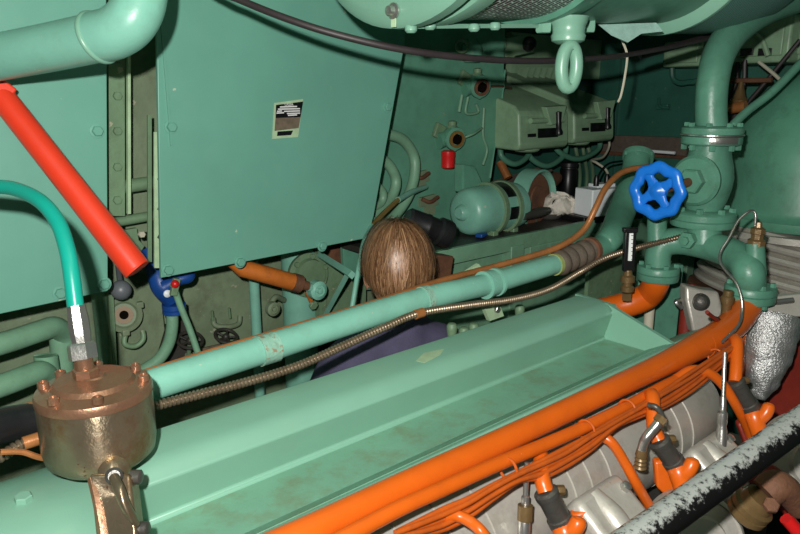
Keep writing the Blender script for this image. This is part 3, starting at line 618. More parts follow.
t = T('conduit_loop', 'thin dark conduit loop under the low junction box', 'conduit', P(690, 85, u=3.45))
MB().tube([P(672, 66, u=3.45), P(673, 78, u=3.45), P(680, 83, u=3.45), P(692, 82, u=3.45), P(698, 86, u=3.45), P(696, 130, u=3.45)], .014, 8).build('pipe', 'end', t)
t = T('brass_sprinkler', 'brass cone fitting hanging right of the big riser pipe', 'fitting', P(738, 108, u=2.9))
c = P(738, 110, u=2.9)
MB().lathe(c, UP, [(.001, 0), (.034, 0), (.038, .014), (.029, .028), (.034, .04), (.024, .05), (.014, .085), (.008, .11), (.001, .11)], 20).build('cone', 'brass', t)
MB().tube([P(727, 109, u=2.88), P(746, 106, u=2.88)], .022, 12, 1).build('cross_pipe', 'copper', t)
tag(MB().tube([P(722, 81, u=3.0), P(772, 80, u=3.0)], .01, 8, 1).build('rusty_rod', 'rust'), 'thin rusty rod above the brass cone fitting', 'rod')
for i, (a, b_, c) in enumerate((((724, 125), (750, 100), (800, 40)), ((723, 118), (742, 90), (745, 60)), ((722, 110), (735, 85), (738, 62)))):
    tag(MB().tube([P(*a, u=3.05), P(*b_, u=3.05), P(*c, u=3.05)], .009, 8).build('black_cable', 'cable'), ['longest black cable slanting up to the right edge above the casing', 'black cable rising to the junction box beside the riser, right one', 'black cable rising to the junction box beside the riser, left one'][i], 'cable')
tag(MB().tube([P(759, 62, u=3.0), P(775, 75, u=2.98), P(787, 87, u=2.96)], .007, 8).build('cream_strap', 'cream'), 'cream strip slanting below the top right junction box', 'strap')
tag(MB().tube([P(722, 136, d=2.12), P(745, 113, d=2.12), P(772, 92, d=2.12), P(800, 64, d=2.12), P(840, 25, d=2.12)], .013, 14).build('slanting_pipe', 'valve'), 'slim green pipe slanting up over the turbine casing', 'pipe')

# ================================================================== AIR DRUM OVERHEAD
V0, Z0 = .956, 2.12
def du(px, py):
    p = P(px, py, v=V0); return p.x, Z0-p.z
t = T('air_intake_drum', 'big green horizontal air intake drum with wire grille overhead', 'drum', (1.3, V0, 1.82))
o = V((0, V0, Z0))
uA, rA = du(397, 28); uB, rB = du(428, 26); uC, rC = du(441, 26); uD, rD = du(528, 25); uE, rE = du(545, 25); uF, rF = du(650, 25); uG, rG = du(657, 33); uH, rH = du(705, 34); uI, rI = du(738, 30)
MB().lathe(o, U, [(.001, uA-.004), (rA-.03, uA-.004), (rA-.008, uA), (rA, uA+.008), (rA, uA+.03), (rA-.02, uA+.036)], 72).build('end_plate', 'tray', t)
MB().lathe(o, U, [(rA-.022, uA+.03), (rA-.022, uB-.01)], 72, caps=False).build('gap_band', 'dkgreen', t)
MB().lathe(o, U, [(rB-.02, uB-.012), (rB, uB-.01), (rB+.002, uB), (rC, uC), (rC-.02, uC+.003)], 72).build('front_rim', 'tray', t)
MB().lathe(o, U, [(rC-.012, uC), (rD-.012, uD)], 72, caps=False).build('grille', 'grille', t)
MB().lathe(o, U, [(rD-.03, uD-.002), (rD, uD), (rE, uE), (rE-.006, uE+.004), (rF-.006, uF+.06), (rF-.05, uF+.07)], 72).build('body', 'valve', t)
MB().lathe(o, U, [(rF-.03, uG-.03), (rG, uG-.005), (rG+.006, uG), (rG+.006, uG+.014), (rG, uG+.018)], 72).build('strap', 'tray', t)
MB().lathe(o, U, [(rG-.001, uG+.014), (rH, uH), (rI, uI-.04), (rI-.012, uI), (rI-.05, uI+.03), (rI-.2, uI+.04)], 72).build('lagging', 'blanket', t)
for px, py in ((411, 29.5), (430, 26.5), (474, 28.5), (495, 27)):
    p = P(px, py, v=V0-.02); MB().lathe(p+UP*.008, -UP, [(.009, 0), (.011, .003), (.011, .010), (.007, .014), (.001, .0145)], 16).build('rivet', 'tray', t)
MB().tube([P(408, 26.5, v=V0-.01), P(500, 26, v=V0-.01), P(545, 26, v=V0-.01)], .0045, 6).build('bottom_wire', 'tray', t)
p = P(394, 11, u=uA-.006); MB().lathe(p, -U, [(.014, 0), (.014, .003), (.009, .005), (.008, .014), (.001, .016)], 18).build('end_bolt', 'steel', t)
MB().box(p+V((-.001, 0, -.012)), (.002, .012, .03)).build('rust_streak', 'palepaint', t)
for px in (544, 588):
    p = P(px, 26, v=V0-.015); MB().hexa(p+UP*.012, -UP, .018, .026).build('bracket_bolt', 'tray', t)
tag(MB().prism([P(*q, d=1.62) for q in ((598, 24), (655, 24), (662, 32), (640, 34), (628, 43), (612, 36))], FWD*.008).jitter(.006, 40).build('loose_cloth', 'cloth'), 'loose pale rag of lagging cloth hanging under the drum', 'cloth')
tag(MB().tube([P(622, 40, d=1.75), P(627, 55, d=1.75), P(625, 75, d=1.78), P(621, 95, d=1.8), P(618, 102, d=1.8)], .0032, 6).build('cream_thread', 'cream'), 'thin cream thread dangling from the loose cloth', 'thread')
# lifting eye
t = T('lifting_eye', 'mint green lifting eye bolt hanging below the drum', 'eye bolt', P(569, 92, d=1.42))
D = 1.42; ztop = P(569, 23, d=D)
MB().lathe(ztop, -UP, [(.040, -.012), (.037, 0), (.034, .006), (.033, .02), (.036, .026), (.034, .036), (.022, .042), (.001, .043)], 30).build('collar', 'tray', t)
c = P(569, 67, d=D)
pts = []
for k in range(24):
    a = 2*PI*k/24; e = V((.72, -.70, 0)); e = RIGHT*.92+FWD*.35; e.normalize()
    pts.append(c+e*(.0185*math.cos(a))+UP*(.042*math.sin(a)))
rings = []
for i, p in enumerate(pts):
    a = (pts[(i+1) % 24]-pts[i-1]).normalized(); nn = (p-c).normalized(); nn = (nn-a*nn.dot(a)).normalized(); y = a.cross(nn)
    rings.append([p+(nn*math.cos(2*PI*j/12)+y*math.sin(2*PI*j/12))*.0138 for j in range(12)])
rings.append(rings[0])
MB().grid(rings, True, False).build('ring', 'tray', t)
# hanging black cable
tag(MB().tube([P(60, -95, d=1.35), P(205, -16, d=1.28), P(240, 0, d=1.27), P(285, 18, d=1.25), P(335, 34, d=1.25), P(400, 49, d=1.28), P(470, 58, d=1.36), P(540, 61, d=1.5), P(610, 57, d=1.7), P(660, 49, d=1.85), P(712, 37, d=2.0), P(760, 20, d=2.15)], .0068, 14).build('power_cable', 'cable'), 'long black power cable sagging across the top under the drum', 'cable')
tag(MB().tube([P(640, 56, d=2.0), P(672, 47, d=2.02), P(720, 33, d=2.1), P(760, 15, d=2.2)], .010, 12).build('power_cable', 'cable'), 'short black cable beside the riser, just under the lagging', 'cable')

# ================================================================== ENGINE
# --- trough on top
t = T('engine_trough', 'long mint green steel trough along the top of the engine', 'trough', (.8, .85, .95))
prof = [(.985, .92), (.985, 1.19), (.975, 1.2), (.90, 1.2), (.878, 1.192), (.866, 1.175), (.884, 1.112), (.878, 1.106), (.775, 1.106), (.762, 1.112), (.712, 1.141), (.704, 1.1435), (.698, 1.138), (.698, 1.09), (.712, 1.09), (.975, 1.092), (.978, .92)]
MB().prism([(.265, a, b) for a, b in prof], (1.205, 0, 0)).build('channel', 'tray', t, bev=.003)
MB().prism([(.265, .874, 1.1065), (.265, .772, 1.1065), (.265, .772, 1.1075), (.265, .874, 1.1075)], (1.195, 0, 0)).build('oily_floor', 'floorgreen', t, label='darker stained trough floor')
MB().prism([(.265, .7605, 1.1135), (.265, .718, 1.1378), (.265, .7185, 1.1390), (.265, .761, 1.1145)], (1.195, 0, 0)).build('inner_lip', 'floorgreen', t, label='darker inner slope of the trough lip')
MB().prism([(1.462, .885, 1.106), (1.462, .868, 1.186), (1.462, .88, 1.198), (1.462, .70, 1.141), (1.462, .70, 1.1)], (.012, 0, 0)).build('end_wall', 'tray', t)
MB().prism([(1.474, a, b) for a, b in ((.78, 1.1), (.775, 1.106), (.712, 1.141), (.704, 1.1435), (.70, 1.138), (.70, 1.10))], (.17, 0, 0)).build('lip_end', 'tray', t, bev=.002)
m = MB().prism([P(*q, z=1.2003) for q in ((416, 361), (424, 353), (444, 349), (440, 355), (425, 363))], (0, 0, .0004)).build('scuffed_paint', 'palepaint', t, label='pale scuffed patch of bare paint')
MB().prism([(1.474, .985, .95), (1.474, .985, 1.2), (1.474, .87, 1.195), (1.474, .87, .95)], (.012, 0, 0)).build('end_cap', 'tray', t)
# --- block, exhaust
t = T('engine_block', 'dark engine block beneath the trough', 'engine', (.9, .75, -.31))
MB().box((1.07, .80, .24), (1.56, .46, 1.1)).build('crankcase', 'gunmetal', t, bev=.01)
MB().prism([(-.1, .98, .86), (-.1, 1.06, .86), (-.1, 1.06, .5), (-.1, .98, .5)], (1.9, 0, 0)).build('far_ledge', 'dkgreen', t)
t = T('exhaust_manifold', 'fat silver lagged exhaust manifold under the orange pipes', 'exhaust', (.9, .72, .84))
VE, ZE, RE = .715, .965, .118
prof = [(.02, .29), (RE*.9, .29), (RE, .30)]
for s_ in (.32, .36, .58, .66, .74, .95, 1.0, 1.06, 1.28, 1.33, 1.38): prof += [(RE, s_-.0014), (RE+.0026, s_-.0004), (RE+.0026, s_+.0004), (RE, s_+.0014)]
prof += [(RE, 1.52), (RE*.9, 1.55), (.02, 1.56)]
MB().lathe((0, VE, ZE), U, prof, 56).build('lagging', 'alu', t)

# --- left end: casing cylinder, pot
t = T('rounded_casing', 'glossy rounded mint casing in the bottom left corner', 'casing', (-.1, .8, .85))
MB().lathe((0, .915, .99), U, [(.01, -.6), (.205, -.6), (.21, -.59), (.21, .225), (.20, .25), (.01, .26)], 64).build('cylinder', 'tray', t)
p = P(20, 473, d=.86)
n = V((0, p.y-.915, p.z-.99)).normalized(); p = V((p.x, .915, .99))+n*.209
bolt(t, p, n, .011, .008, 'tray')

t = T('filter_pot', 'worn bronze filter pot with bolted copper lid at lower left', 'filter', P(100, 468, d=.9))
c = P(93.5, 382, d=.90); R0 = pr(55, .90)
MB().lathe(c-UP*.112, UP, [(.012, -.005), (.03, -.004), (R0*.80, .002), (R0*.95, .012), (R0*.99, .028), (R0*.99, .095), (R0*.96, .1)], 56).build('bowl', 'nickel', t)
lid = MB().lathe(c-UP*.016, UP, [(R0*.96, -.004), (R0*1.005, -.002), (R0*1.005, .006), (R0*.98, .010), (R0*.72, .015), (R0*.66, .021), (R0*.45, .022), (R0*.22, .024), (.014, .026), (.001, .026)], 56).build('lid', 'bronze', t)
for a in (.25, .95, 1.9, 2.7, 3.3, 4.3, 5.2):
    e = (RIGHT*math.cos(a)+FWD*math.sin(a))*R0*.86
    MB().lathe(c-UP*.004+e, UP, [(.0072, 0), (.0072, .0075), (.005, .009), (.005, .0065), (.001, .0065)], 12).build('screw', 'bronze', lid)
MB().hexa(c+UP*.008-RIGHT*.009, UP, .0165, .012).build('brass_nut', 'bronze', lid)
MB().cyl(c+UP*.018-RIGHT*.009, c+UP*.034-RIGHT*.010, .0115).build('nipple', 'bronze', lid)
bt = c-UP*.112
bx = P(114, 474, d=.85); by = P(124, 560, d=.82)
dirv = (by-bx).normalized(); rotm = Matrix((RIGHT, dirv.cross(RIGHT).normalized(), dirv)).transposed()
MB().box((bx+by)/2, (.050, .03, (by-bx).length), rotm).build('bracket_arm', 'nickel', t, bev=.004)
MB().tube([P(92, 478, d=.84), P(98, 505, d=.825), P(106, 550, d=.81)], .0055, 6).build('bracket_edge', 'bronze', t)
MB().tube([P(116, 468, d=.87), P(112, 474, d=.86), P(110, 480, d=.862)], [.020, .018, .014], 14).build('neck', 'nickel', t)
lv = MB().tube([P(114, 477, d=.82), P(119, 489, d=.805), P(125, 505, d=.80), P(132, 517, d=.81), P(137, 524, d=.82)], [.006, .0065, .006, .0055, .004], 12).build('latch_lever', 'nickel', t)
cc = P(114, 476, d=.826); MB().lathe(cc, CAM-cc, [(.0105, -.01), (.0105, 0), (.007, .003), (.007, .001), (.001, .001)], 16).build('pivot', 'gunmetal', lv)
MB().lathe(P(131, 477, d=.85), RIGHT, [(.009, 0), (.009, .012), (.006, .014), (.001, .014)], 14).build('side_bolt', 'gunmetal', t)
MB().lathe(P(141, 529, d=.83), RIGHT, [(.009, -.005), (.009, .008), (.006, .010), (.001, .010)], 14).build('side_bolt', 'gunmetal', t)
# teal hose
t = T('teal_hose', 'glossy teal hose curving from the left edge down to the pot', 'hose', P(82, 356, d=.9))
MB().tube([P(-50, 186, d=1.02), P(-10, 186.5, d=1.0), P(15, 189, d=.98), P(40, 201, d=.95), P(57, 221, d=.93), P(66, 245, d=.915), P(71, 270, d=.905), P(76, 310, d=.9)], pr(7.7, .93), 20, 8).build('tube', 'teal', t)
ax = P(76, 300, d=.9)-P(83, 345, d=.9)
MB().lathe(P(82, 343, d=.9), ax, [(.012, -.001), (.0125, .003), (.0135, .012), (.0135, .032), (.0122, .045), (.0122, .05), (.001, .05)], 8).build('ferrule', 'steel', t)
MB().hexa(P(83.5, 359, d=.9), ax, .0185, .022).build('nut', 'steel', t)
MB().lathe(P(83, 361, d=.9), ax, [(.012, -.012), (.012, 0), (.001, .001)], 18).build('thread', 'bronze', t)

# --- main green pipe along the engine, bellows and riser bend
def main(px, py): return P(px, py, v=1.05)
t = T('cooling_pipe', 'long mint green cooling pipe running along behind the trough', 'pipe', main(350, 320))
MB().tube([main(88, 407), main(150, 385.5), main(250, 354), main(330, 328), main(425, 298.5), main(490, 283.5), main(556, 264)], .0262, 24, 4).build('tube', 'pipe', t)
def band(px, py, r, w, name, mat='pipe'):
    a = main(px, py); d = (main(px+12, py-3.6)-main(px-12, py+3.6)).normalized()
    MB().lathe(a, d, [(r-.006, -w/2), (r, -w/2), (r, w/2), (r-.006, w/2)], 28).build(name, mat, t)
band(267, 349, .0285, .036, 'weld_sleeve', 'sleeve'); band(490, 283.5, .0325, .02, 'coupling'); band(485, 285, .0345, .008, 'coupling_rim'); band(496, 282, .0345, .008, 'coupling_rim')
band(425, 298.5, .0285, .018, 'clip_band', 'sleeve'); band(555, 264.5, .029, .012, 'end_ring', 'yellowgreen')
t = T('rubber_bellows', 'dark ribbed rubber bellows joining the cooling pipe to the bend', 'bellows', main(573, 258))
a, b_ = main(556, 264.5), main(591, 249.5); L = (b_-a).length
pf = [(.027, 0)]
for k in range(4): pf += [(.033, L*(k*.22+.05)), (.036, L*(k*.22+.11)), (.033, L*(k*.22+.17)), (.028, L*(k*.22+.2))]
pf += [(.03, L*.9), (.031, L)]
MB().lathe(a, b_-a, pf, 30).build('sleeve', 'brownstrip', t)
MB().lathe(b_, b_-a, [(.028, -.012), (.036, -.01), (.036, .004), (.026, .006)], 28).build('clamp', 'rust', t)
t = T('riser_bend', 'rust stained green pipe bend rising behind the blue handwheel', 'pipe', main(600, 245))
MB().tube([main(588, 251), main(602, 246), main(612, 236), P(620, 216, v=1.12), P(628, 195, v=1.16), P(634, 175, v=1.2), P(637, 158, v=1.22)], [.028, .032, .037, .042, .043, .043, .043], 24, 6).build('bend', 'valve', t)
fc = P(638, 158, v=1.22); fl = MB().lathe(fc, P(637, 150, v=1.22)-P(632, 180, v=1.19), [(.04, -.006), (.05, -.006), (.052, 0), (.052, .014), (.04, .016), (.001, .016)], 30).build('flange', 'valve', t)
bolt_circle(fl, fc+UP*.012, UP, .044, 6, .007, .012, 'valve')
# black hose left end
t = T('black_hose', 'stout black rubber hose entering from the left edge behind the pot', 'hose', main(20, 424))
MB().tube([P(-60, 440, v=.99), P(0, 426, v=1.03), main(45, 418), main(92, 405.5)], .0262, 22, 4).build('hose', 'rubber', t)
a = main(32, 420.5); MB().lathe(a, main(40, 418)-main(24, 423), [(.026, -.014), (.0285, -.014), (.0285, .014), (.026, .014)], 26).build('copper_clip', 'copper', t)
# copper tube riding on the pipe
tag(MB().tube([P(130, 377, v=1.085), P(150, 371, v=1.085), P(210, 352, v=1.085), P(300, 325, v=1.085), P(380, 301, v=1.085), P(440, 281, v=1.085), P(500, 265, v=1.085), P(545, 252, v=1.07), P(568, 242, v=1.05), P(585, 228, v=1.04), P(596, 207, v=1.03), P(605, 189, v=1.03), P(618, 175, v=1.03), P(632, 169, v=1.02), P(650, 167, v=1.0)], [.006, .006, .006, .0065, .007, .0075, .008, .0085, .0085, .0085, .0085, .0085, .0085, .0085, .0085], 14).build('copper_tube', 'copper'), 'brown copper tube along the cooling pipe, arching up to the blue wheel', 'tube')
t = T('pipe_support', 'small pale support clip under the cooling pipe right of the man', 'clip', P(495, 315, v=1.05))
MB().prism([P(*q, v=1.07) for q in ((484, 307), (500, 305), (504, 316), (490, 321))], (0, .012, 0)).build('tab', 'palepaint', t)
bolt(t, P(496, 309, v=1.069), -W, .009, .009, 'steel')
MB().prism([P(*q, v=1.11) for q in ((465, 273), (479, 264), (482, 268), (470, 276))], (0, .01, 0)).build('upper_tab', 'palepaint', t)
# flexible conduit
t = T('flexible_conduit', 'ribbed steel flexible conduit snaking along in front of the cooling pipe', 'conduit', P(330, 350, v=1.0))
MB().ribbed([P(-40, 478, v=.97), P(0, 457, v=.99), P(22, 444, v=1.0), P(45, 437, v=1.0), P(100, 423, v=1.0), P(155, 406, v=1.0), P(250, 381, v=1.0), P(300, 365, v=1.0), P(345, 345, v=1.0), P(385, 327, v=1.0), P(420, 313, v=1.0), P(470, 305, v=1.0), P(515, 299, v=1.0), P(550, 289, v=1.0), P(580, 272, v=1.0), P(605, 258, v=.98), P(640, 247, v=.95), P(665, 241, v=.91), P(684, 236, v=.87)], .0084, .0072, .27).build('hose', 'conduit', t)
a = P(419, 313.5, v=1.0); MB().lathe(a, P(430, 311, v=1.0)-P(408, 318, v=1.0), [(.008, -.011), (.0102, -.011), (.0102, .011), (.008, .011)], 18).build('clip', 'copper', t)
a = P(31, 441, v=1.0); MB().lathe(a, P(40, 438, v=1.0)-P(22, 444, v=1.0), [(.0065, -.010), (.0095, -.010), (.0095, .010), (.0065, .010)], 18).build('clip', 'copper', t)
tag(MB().tube([P(0, 452, v=.93), P(22, 452, v=.93), P(42, 458, v=.93), P(75, 462, v=.95)], .004, 8).build('copper_wire', 'copper'), 'thin coppery wire sagging left of the pot', 'wire')
# small fittings in the gap right of the man
for i, (x, y) in enumerate(((452, 318), (464, 322), (474, 318), (520, 300))):
    p = P(x, y+4, v=1.16); tag(MB().lathe(p-UP*.05, UP, [(.010, 0), (.014, .03), (.014, .04), (.010, .046), (.001, .048)], 14).build('union_nut', 'olive'), ['union nut in the gap behind the trough, nearest the man', 'second union nut from the man behind the trough', 'third union nut from the man behind the trough', 'union nut in the gap behind the trough farthest from the man'][i], 'fitting')
tag(MB().prism([P(590, 262, v=1.35), P(640, 250, v=1.35), dn(P(640, 250, v=1.35)), dn(P(590, 262, v=1.35))], (0, .015, 0)).build('green_web_plate', 'olive'), 'dull green plate behind the left orange elbow', 'plate')

# --- orange pipes
vm_ = .655
def om(px, py): return P(px, py, v=vm_)
t = T('orange_header_pipe', 'long orange header pipe along the outer lip of the trough', 'pipe', om(500, 440))
hp = [om(230, 566), om(300, 535.5), om(360, 507), om(420, 478.5), om(480, 451), om(550, 418.5), om(620, 385), om(670, 361), om(708, 341)]
MB().tube(hp, [.0205, .0205, .0205, .0205, .0208, .0213, .0228, .026, .033], 26, 4).build('straight_run', 'orange', t)
MB().tube([om(702, 344.5), om(718, 336), P(733, 324, v=.66), P(744, 311, v=.667), P(749, 300, v=.672), P(750, 288, v=.675)], [.0325, .035, .036, .036, .035, .034], 26, 6).build('elbow', 'orange', t)
MB().cyl(P(738, 332, v=.665), P(736, 378, v=.70), .020).build('drop_leg', 'orange', t)
t = T('orange_conduit_pipe', 'thinner orange pipe running just below the header pipe', 'pipe', P(500, 465, v=.62))
cp_ = [P(310, 556, v=.62), P(345, 537, v=.62), P(400, 508, v=.62), P(440, 490, v=.62), P(500, 463, v=.62), P(560, 438, v=.62), P(620, 410, v=.62), P(660, 388, v=.62), P(688, 374, v=.62)]
MB().tube(cp_, .0115, 18, 4).build('tube', 'orange', t)
def branch(label, pts, r=.0105):
    t = T('orange_branch_pipe', label, 'pipe', P(*pts[-1][:2], v=pts[-1][2]), 'orange branch pipes')
    MB().tube([P(x, y, v=v) for x, y, v in pts], r, 16, 6).build('tube', 'orange', t)
branch('orange branch pipe dropping nearest the silver bellows', [(676, 379, .62), (692, 370, .61), (709, 373, .59), (724, 386, .57), (737, 407, .55), (749, 431, .54), (758, 455, .53), (776, 484, .52)], .0105)
branch('middle orange branch pipe ending behind the black handrail', [(588, 436, .62), (600, 436, .61), (612, 443, .59), (625, 463, .57), (637, 485, .55), (650, 507, .54), (664, 532, .53)], .0095)
branch('orange branch pipe nearest the bottom edge of the frame', [(444, 516, .60), (458, 516, .59), (472, 523, .57), (484, 535, .55), (500, 560, .54)], .0085)
# bundled wires
for i in range(5):
    random.seed(30+i); pts = []
    for j in range(15):
        s_ = j/14; x = 395+ (735-395)*s_; base = 534+(346-534)*s_ + 9*math.sin(PI*s_)
        sag = 13*abs(math.sin(s_*PI*3.0))
        pts.append(P(x+i*.6, base+sag*(i/4)+random.uniform(-1.2, 1.2)+i*1.2-1, v=.598-.006*(i % 2)))
    tag(MB().tube(pts, .0042, 10, 5).build('orange_wire', 'orangewire'), 'orange painted wire in the bundle tied along the thinner pipe', 'wire', 'orange wires tied under the header pipe')
def tie(px, py, label):
    c = P(px, py, v=.612); a = (P(px+10, py-4.6, v=.612)-P(px-10, py+4.6, v=.612)).normalized()
    t = T('wire_tie', label, 'tie', c-UP*.02, 'ties round the orange wires')
    MB().torus(c, a, .0175, .0025, 28, 8).build('loop', 'orangewire', t)
tie(508, 469, 'orange tie round the wire bundle near the steel nipple'); tie(627, 409, 'orange tie round the wire bundle near the middle branch'); tie(716, 357, 'orange tie round the wire bundle below the header elbow'); tie(586, 430, 'orange tie at the top of the middle branch pipe')
tag(MB().box(P(503, 486, v=.60), (.012, .008, .018), Matrix.Rotation(.5, 3, 'Y')).build('black_tie_tail', 'black', bev=.002), 'tiny black tie end under the orange wire bundle', 'tie')

# --- manifold at engine end
t = T('water_manifold', 'green cast water manifold bridging the two orange pipes', 'manifold', P(705, 285, u=1.82))
fl_l = P(658, 272, u=1.80); fl_r = P(750, 292, v=.675)
lf = MB().lathe(fl_l, UP, [(.02, -.022), (.056, -.022), (.058, -.018), (.058, -.004), (.054, -.002), (.058, 0), (.058, .014), (.055, .018), (.035, .02)], 40).build('left_flange', 'valve', t)
bolt_circle(lf, fl_l+UP*.016, UP, .047, 6, .0075, .012, 'valve', .4)
rf = MB().lathe(fl_r, UP, [(.02, -.022), (.060, -.022), (.062, -.018), (.062, -.004), (.058, -.002), (.062, 0), (.062, .014), (.059, .018), (.038, .02)], 40).build('right_flange', 'valve', t)
bolt_circle(rf, fl_r+UP*.016, UP, .050, 6, .008, .013, 'valve', .4)
bolt_circle(rf, fl_r-UP*.022, -UP, .050, 6, .007, .012, 'valve', .4)
MB().tube([fl_l, P(658, 255, u=1.80), P(664, 244, u=1.81), P(680, 241, u=1.83), P(705, 245, u=1.84), P(728, 252, u=1.82), P(742, 261, u=1.79), P(749, 274, u=1.76), fl_r], [.035, .036, .038, .038, .039, .040, .040, .038, .037], 26, 6).build('casting', 'valve', t)
MB().tube([P(659, 255, u=1.80), P(657, 235, u=1.8), P(657, 215, u=1.8)], [.033, .028, .026], 20).build('upper_stub', 'valve', t)
MB().cyl(P(704, 245, u=1.84), P(704, 222, u=1.85), .045).build('valve_neck', 'valve', t)
MB().cyl(P(756, 275, u=1.78), P(755, 243, u=1.78), .025, .022).build('gland_post', 'valve', t)
pl = P(688, 240, u=1.785); MB().lathe(pl, -U, [(.018, -.03), (.023, 0), (.023, .012), (.012, .014), (.012, .024), (.001, .025)], 6).build('plug', 'valve', t)
# --- the valve
t = T('gate_valve', 'green flanged gate valve with blue wavy handwheel', 'valve', P(706, 222, u=1.88))
vc = P(707, 180, u=1.88); zlo = P(705, 217, u=1.88).z; zhi = P(710, 143, u=1.88).z
x0, y0 = vc.x, vc.y
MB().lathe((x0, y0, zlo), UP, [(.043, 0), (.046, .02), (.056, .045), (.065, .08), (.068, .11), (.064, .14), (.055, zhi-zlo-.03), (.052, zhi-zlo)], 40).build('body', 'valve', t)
lf = MB().lathe((x0, y0, zlo-.012), UP, [(.04, -.012), (.084, -.012), (.086, -.008), (.086, .004), (.083, .006), (.086, .008), (.086, .024), (.08, .03), (.05, .034)], 44).build('lower_flange', 'valve', t)
bolt_circle(lf, (x0, y0, zlo+.014), UP, .072, 8, .010, .016, 'valve', .3)
uf = MB().lathe((x0, y0, zhi), UP, [(.05, -.006), (.074, -.004), (.078, .0), (.078, .018), (.07, .02), (.07, .024)], 44).build('upper_flange', 'valve', t)
bolt_circle(uf, (x0, y0, zhi-.004), -UP, .068, 8, .0085, .014, 'valve', .3)
MB().lathe((x0, y0, zhi+.0215), UP, [(.06, 0), (.081, 0), (.081, .003), (.06, .003)], 44).build('gasket', 'steel', t)
MB().lathe((x0-.0, y0-.001, zhi+.001), UP, [(.0785, 0), (.0790, .001), (.0790, .016), (.0785, .017)], 10, -1.2, -.2, caps=False).build('bright_patch', 'steel', t)
axw = -U
bo = MB().lathe((x0-.03, y0, vc.z+.004), axw, [(.05, 0), (.054, .02), (.066, .03), (.068, .042), (.06, .05), (.04, .052)], 44).build('bonnet', 'valve', t)
MB().hexa(V((x0-.078, y0, vc.z+.004)), axw, .035, .03).build('gland_nut', 'valve', t)
wc = P(657, 191, d=1.72); wc = V((wc.x, wc.y, wc.z))
MB().cyl(V((x0-.08, y0, vc.z+.004)), wc+U*.01, .012).build('stem', 'rust', t)
hw = MB(); RW = .074; seg = 96; rings = []
axd = V((-1, -.05, .02)).normalized(); x, y, a = frame(axd)
for k in range(seg+1):
    th = 2*PI*k/seg; Rm = RW*(.785+.04*math.cos(8*th)); e = x*math.cos(th)+y*math.sin(th)
    rings.append([wc+e*(Rm+RW*.205*math.cos(2*PI*j/14))+a*(RW*.135*math.sin(2*PI*j/14)) for j in range(14)])
hw.grid(rings, True, False)
hwo = hw.build('handwheel', 'blue', t, label='blue wavy rimmed handwheel')
for k in range(4):
    th = PI/2*k+.62; e = x*math.cos(th)+y*math.sin(th); s2 = y*math.cos(th)-x*math.sin(th)
    m = MB(); rr = []
    for rad, w, h in ((.0, .016, .006), (RW*.3, .0145, .006), (RW*.45, .011, .006), (RW*.6, .013, .006), (RW*.74, .019, .006)):
        rr.append([wc+e*rad+s2*(w*math.cos(2*PI*j/12))+a*(h*math.sin(2*PI*j/12)) for j in range(12)])
    m.grid(rr).build('spoke', 'blue', hwo)
MB().lathe(wc-a*.014, a, [(.023, 0), (.025, .008), (.023, .018), (.013, .022), (.006, .027), (.001, .027)], 28).build('hub', 'blue', hwo)
# riser from valve up to drum
t = T('riser_pipe', 'thick dark green riser pipe curving up from the gate valve', 'pipe', (x0, y0, zhi+.02))
lf = MB().lathe((x0, y0, zhi+.025), UP, [(.05, 0), (.078, 0), (.079, .004), (.079, .016), (.072, .02), (.05, .022)], 44).build('flange', 'valve', t)
bolt_circle(lf, (x0, y0, zhi+.045), UP, .066, 8, .0085, .010, 'valve', .3)
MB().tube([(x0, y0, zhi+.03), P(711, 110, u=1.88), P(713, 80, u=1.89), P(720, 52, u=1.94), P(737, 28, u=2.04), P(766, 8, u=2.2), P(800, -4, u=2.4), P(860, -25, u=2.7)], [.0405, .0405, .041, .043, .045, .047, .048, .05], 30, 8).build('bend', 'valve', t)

# --- left orange elbow, thermometers
t = T('orange_elbow_pipe', 'orange elbow rising to the left manifold flange beyond the trough', 'pipe', P(640, 300, u=1.78))
MB().tube([P(560, 325, v=1.09), P(590, 314, v=1.07), P(612, 308, v=1.04), P(632, 303, v=1.0), P(648, 295, v=.97), P(656, 283, u=1.80), fl_l], [.036, .036, .037, .038, .039, .037, .035], 26, 6).build('elbow', 'orange', t)
t = T('thermometer', 'black cased stick thermometer with white scale above the left orange elbow', 'thermometer', P(627, 296, u=1.66))
A_, B_ = P(626.5, 292, u=1.66), P(630, 228, u=1.66); ax = (B_-A_).normalized()
rm = Matrix((RIGHT, ax.cross(RIGHT).normalized(), ax)).transposed()
MB().box(P(629, 251, u=1.66), (.030, .018, .112), rm).build('case', 'black', t, bev=.002)
MB().box(P(630, 230, u=1.66), (.038, .022, .012), rm).build('cap', 'black', t, bev=.002)
sc = MB().box(P(630.5, 247, u=1.645), (.010, .004, .075), rm).build('scale', 'teapaint', t)
for k in range(7):
    MB().box(P(631.5, 235.5+k*4, u=1.642)+RIGHT*.002, (.005, .002, .0014), rm).build('tick', 'black', sc)
MB().lathe(P(627, 291, u=1.66), ax, [(.018, 0), (.018, .012), (.013, .016), (.013, .024), (.019, .026), (.019, .042), (.012, .046), (.011, .06)], 18).build('brass_socket', 'brass', t)
MB().lathe(P(626.5, 300, u=1.66), ax, [(.014, 0), (.014, .02), (.001, .021)], 6).build('nut', 'brass', t)
t = T('temperature_sensor', 'brown brass sensor standing on the header pipe elbow', 'sensor', P(724, 324, v=.68))
A_ = P(724, 324, v=.68); MB().lathe(A_, UP+U*.05, [(.015, 0), (.015, .016), (.011, .02), (.012, .05), (.016, .056), (.016, .07), (.012, .074), (.012, .086), (.001, .088)], 16).build('body', 'brass', t)
MB().box(P(717, 320, v=.665), (.02, .012, .012), Matrix.Rotation(.6, 3, 'Y')).build('terminal', 'black', t, bev=.002)
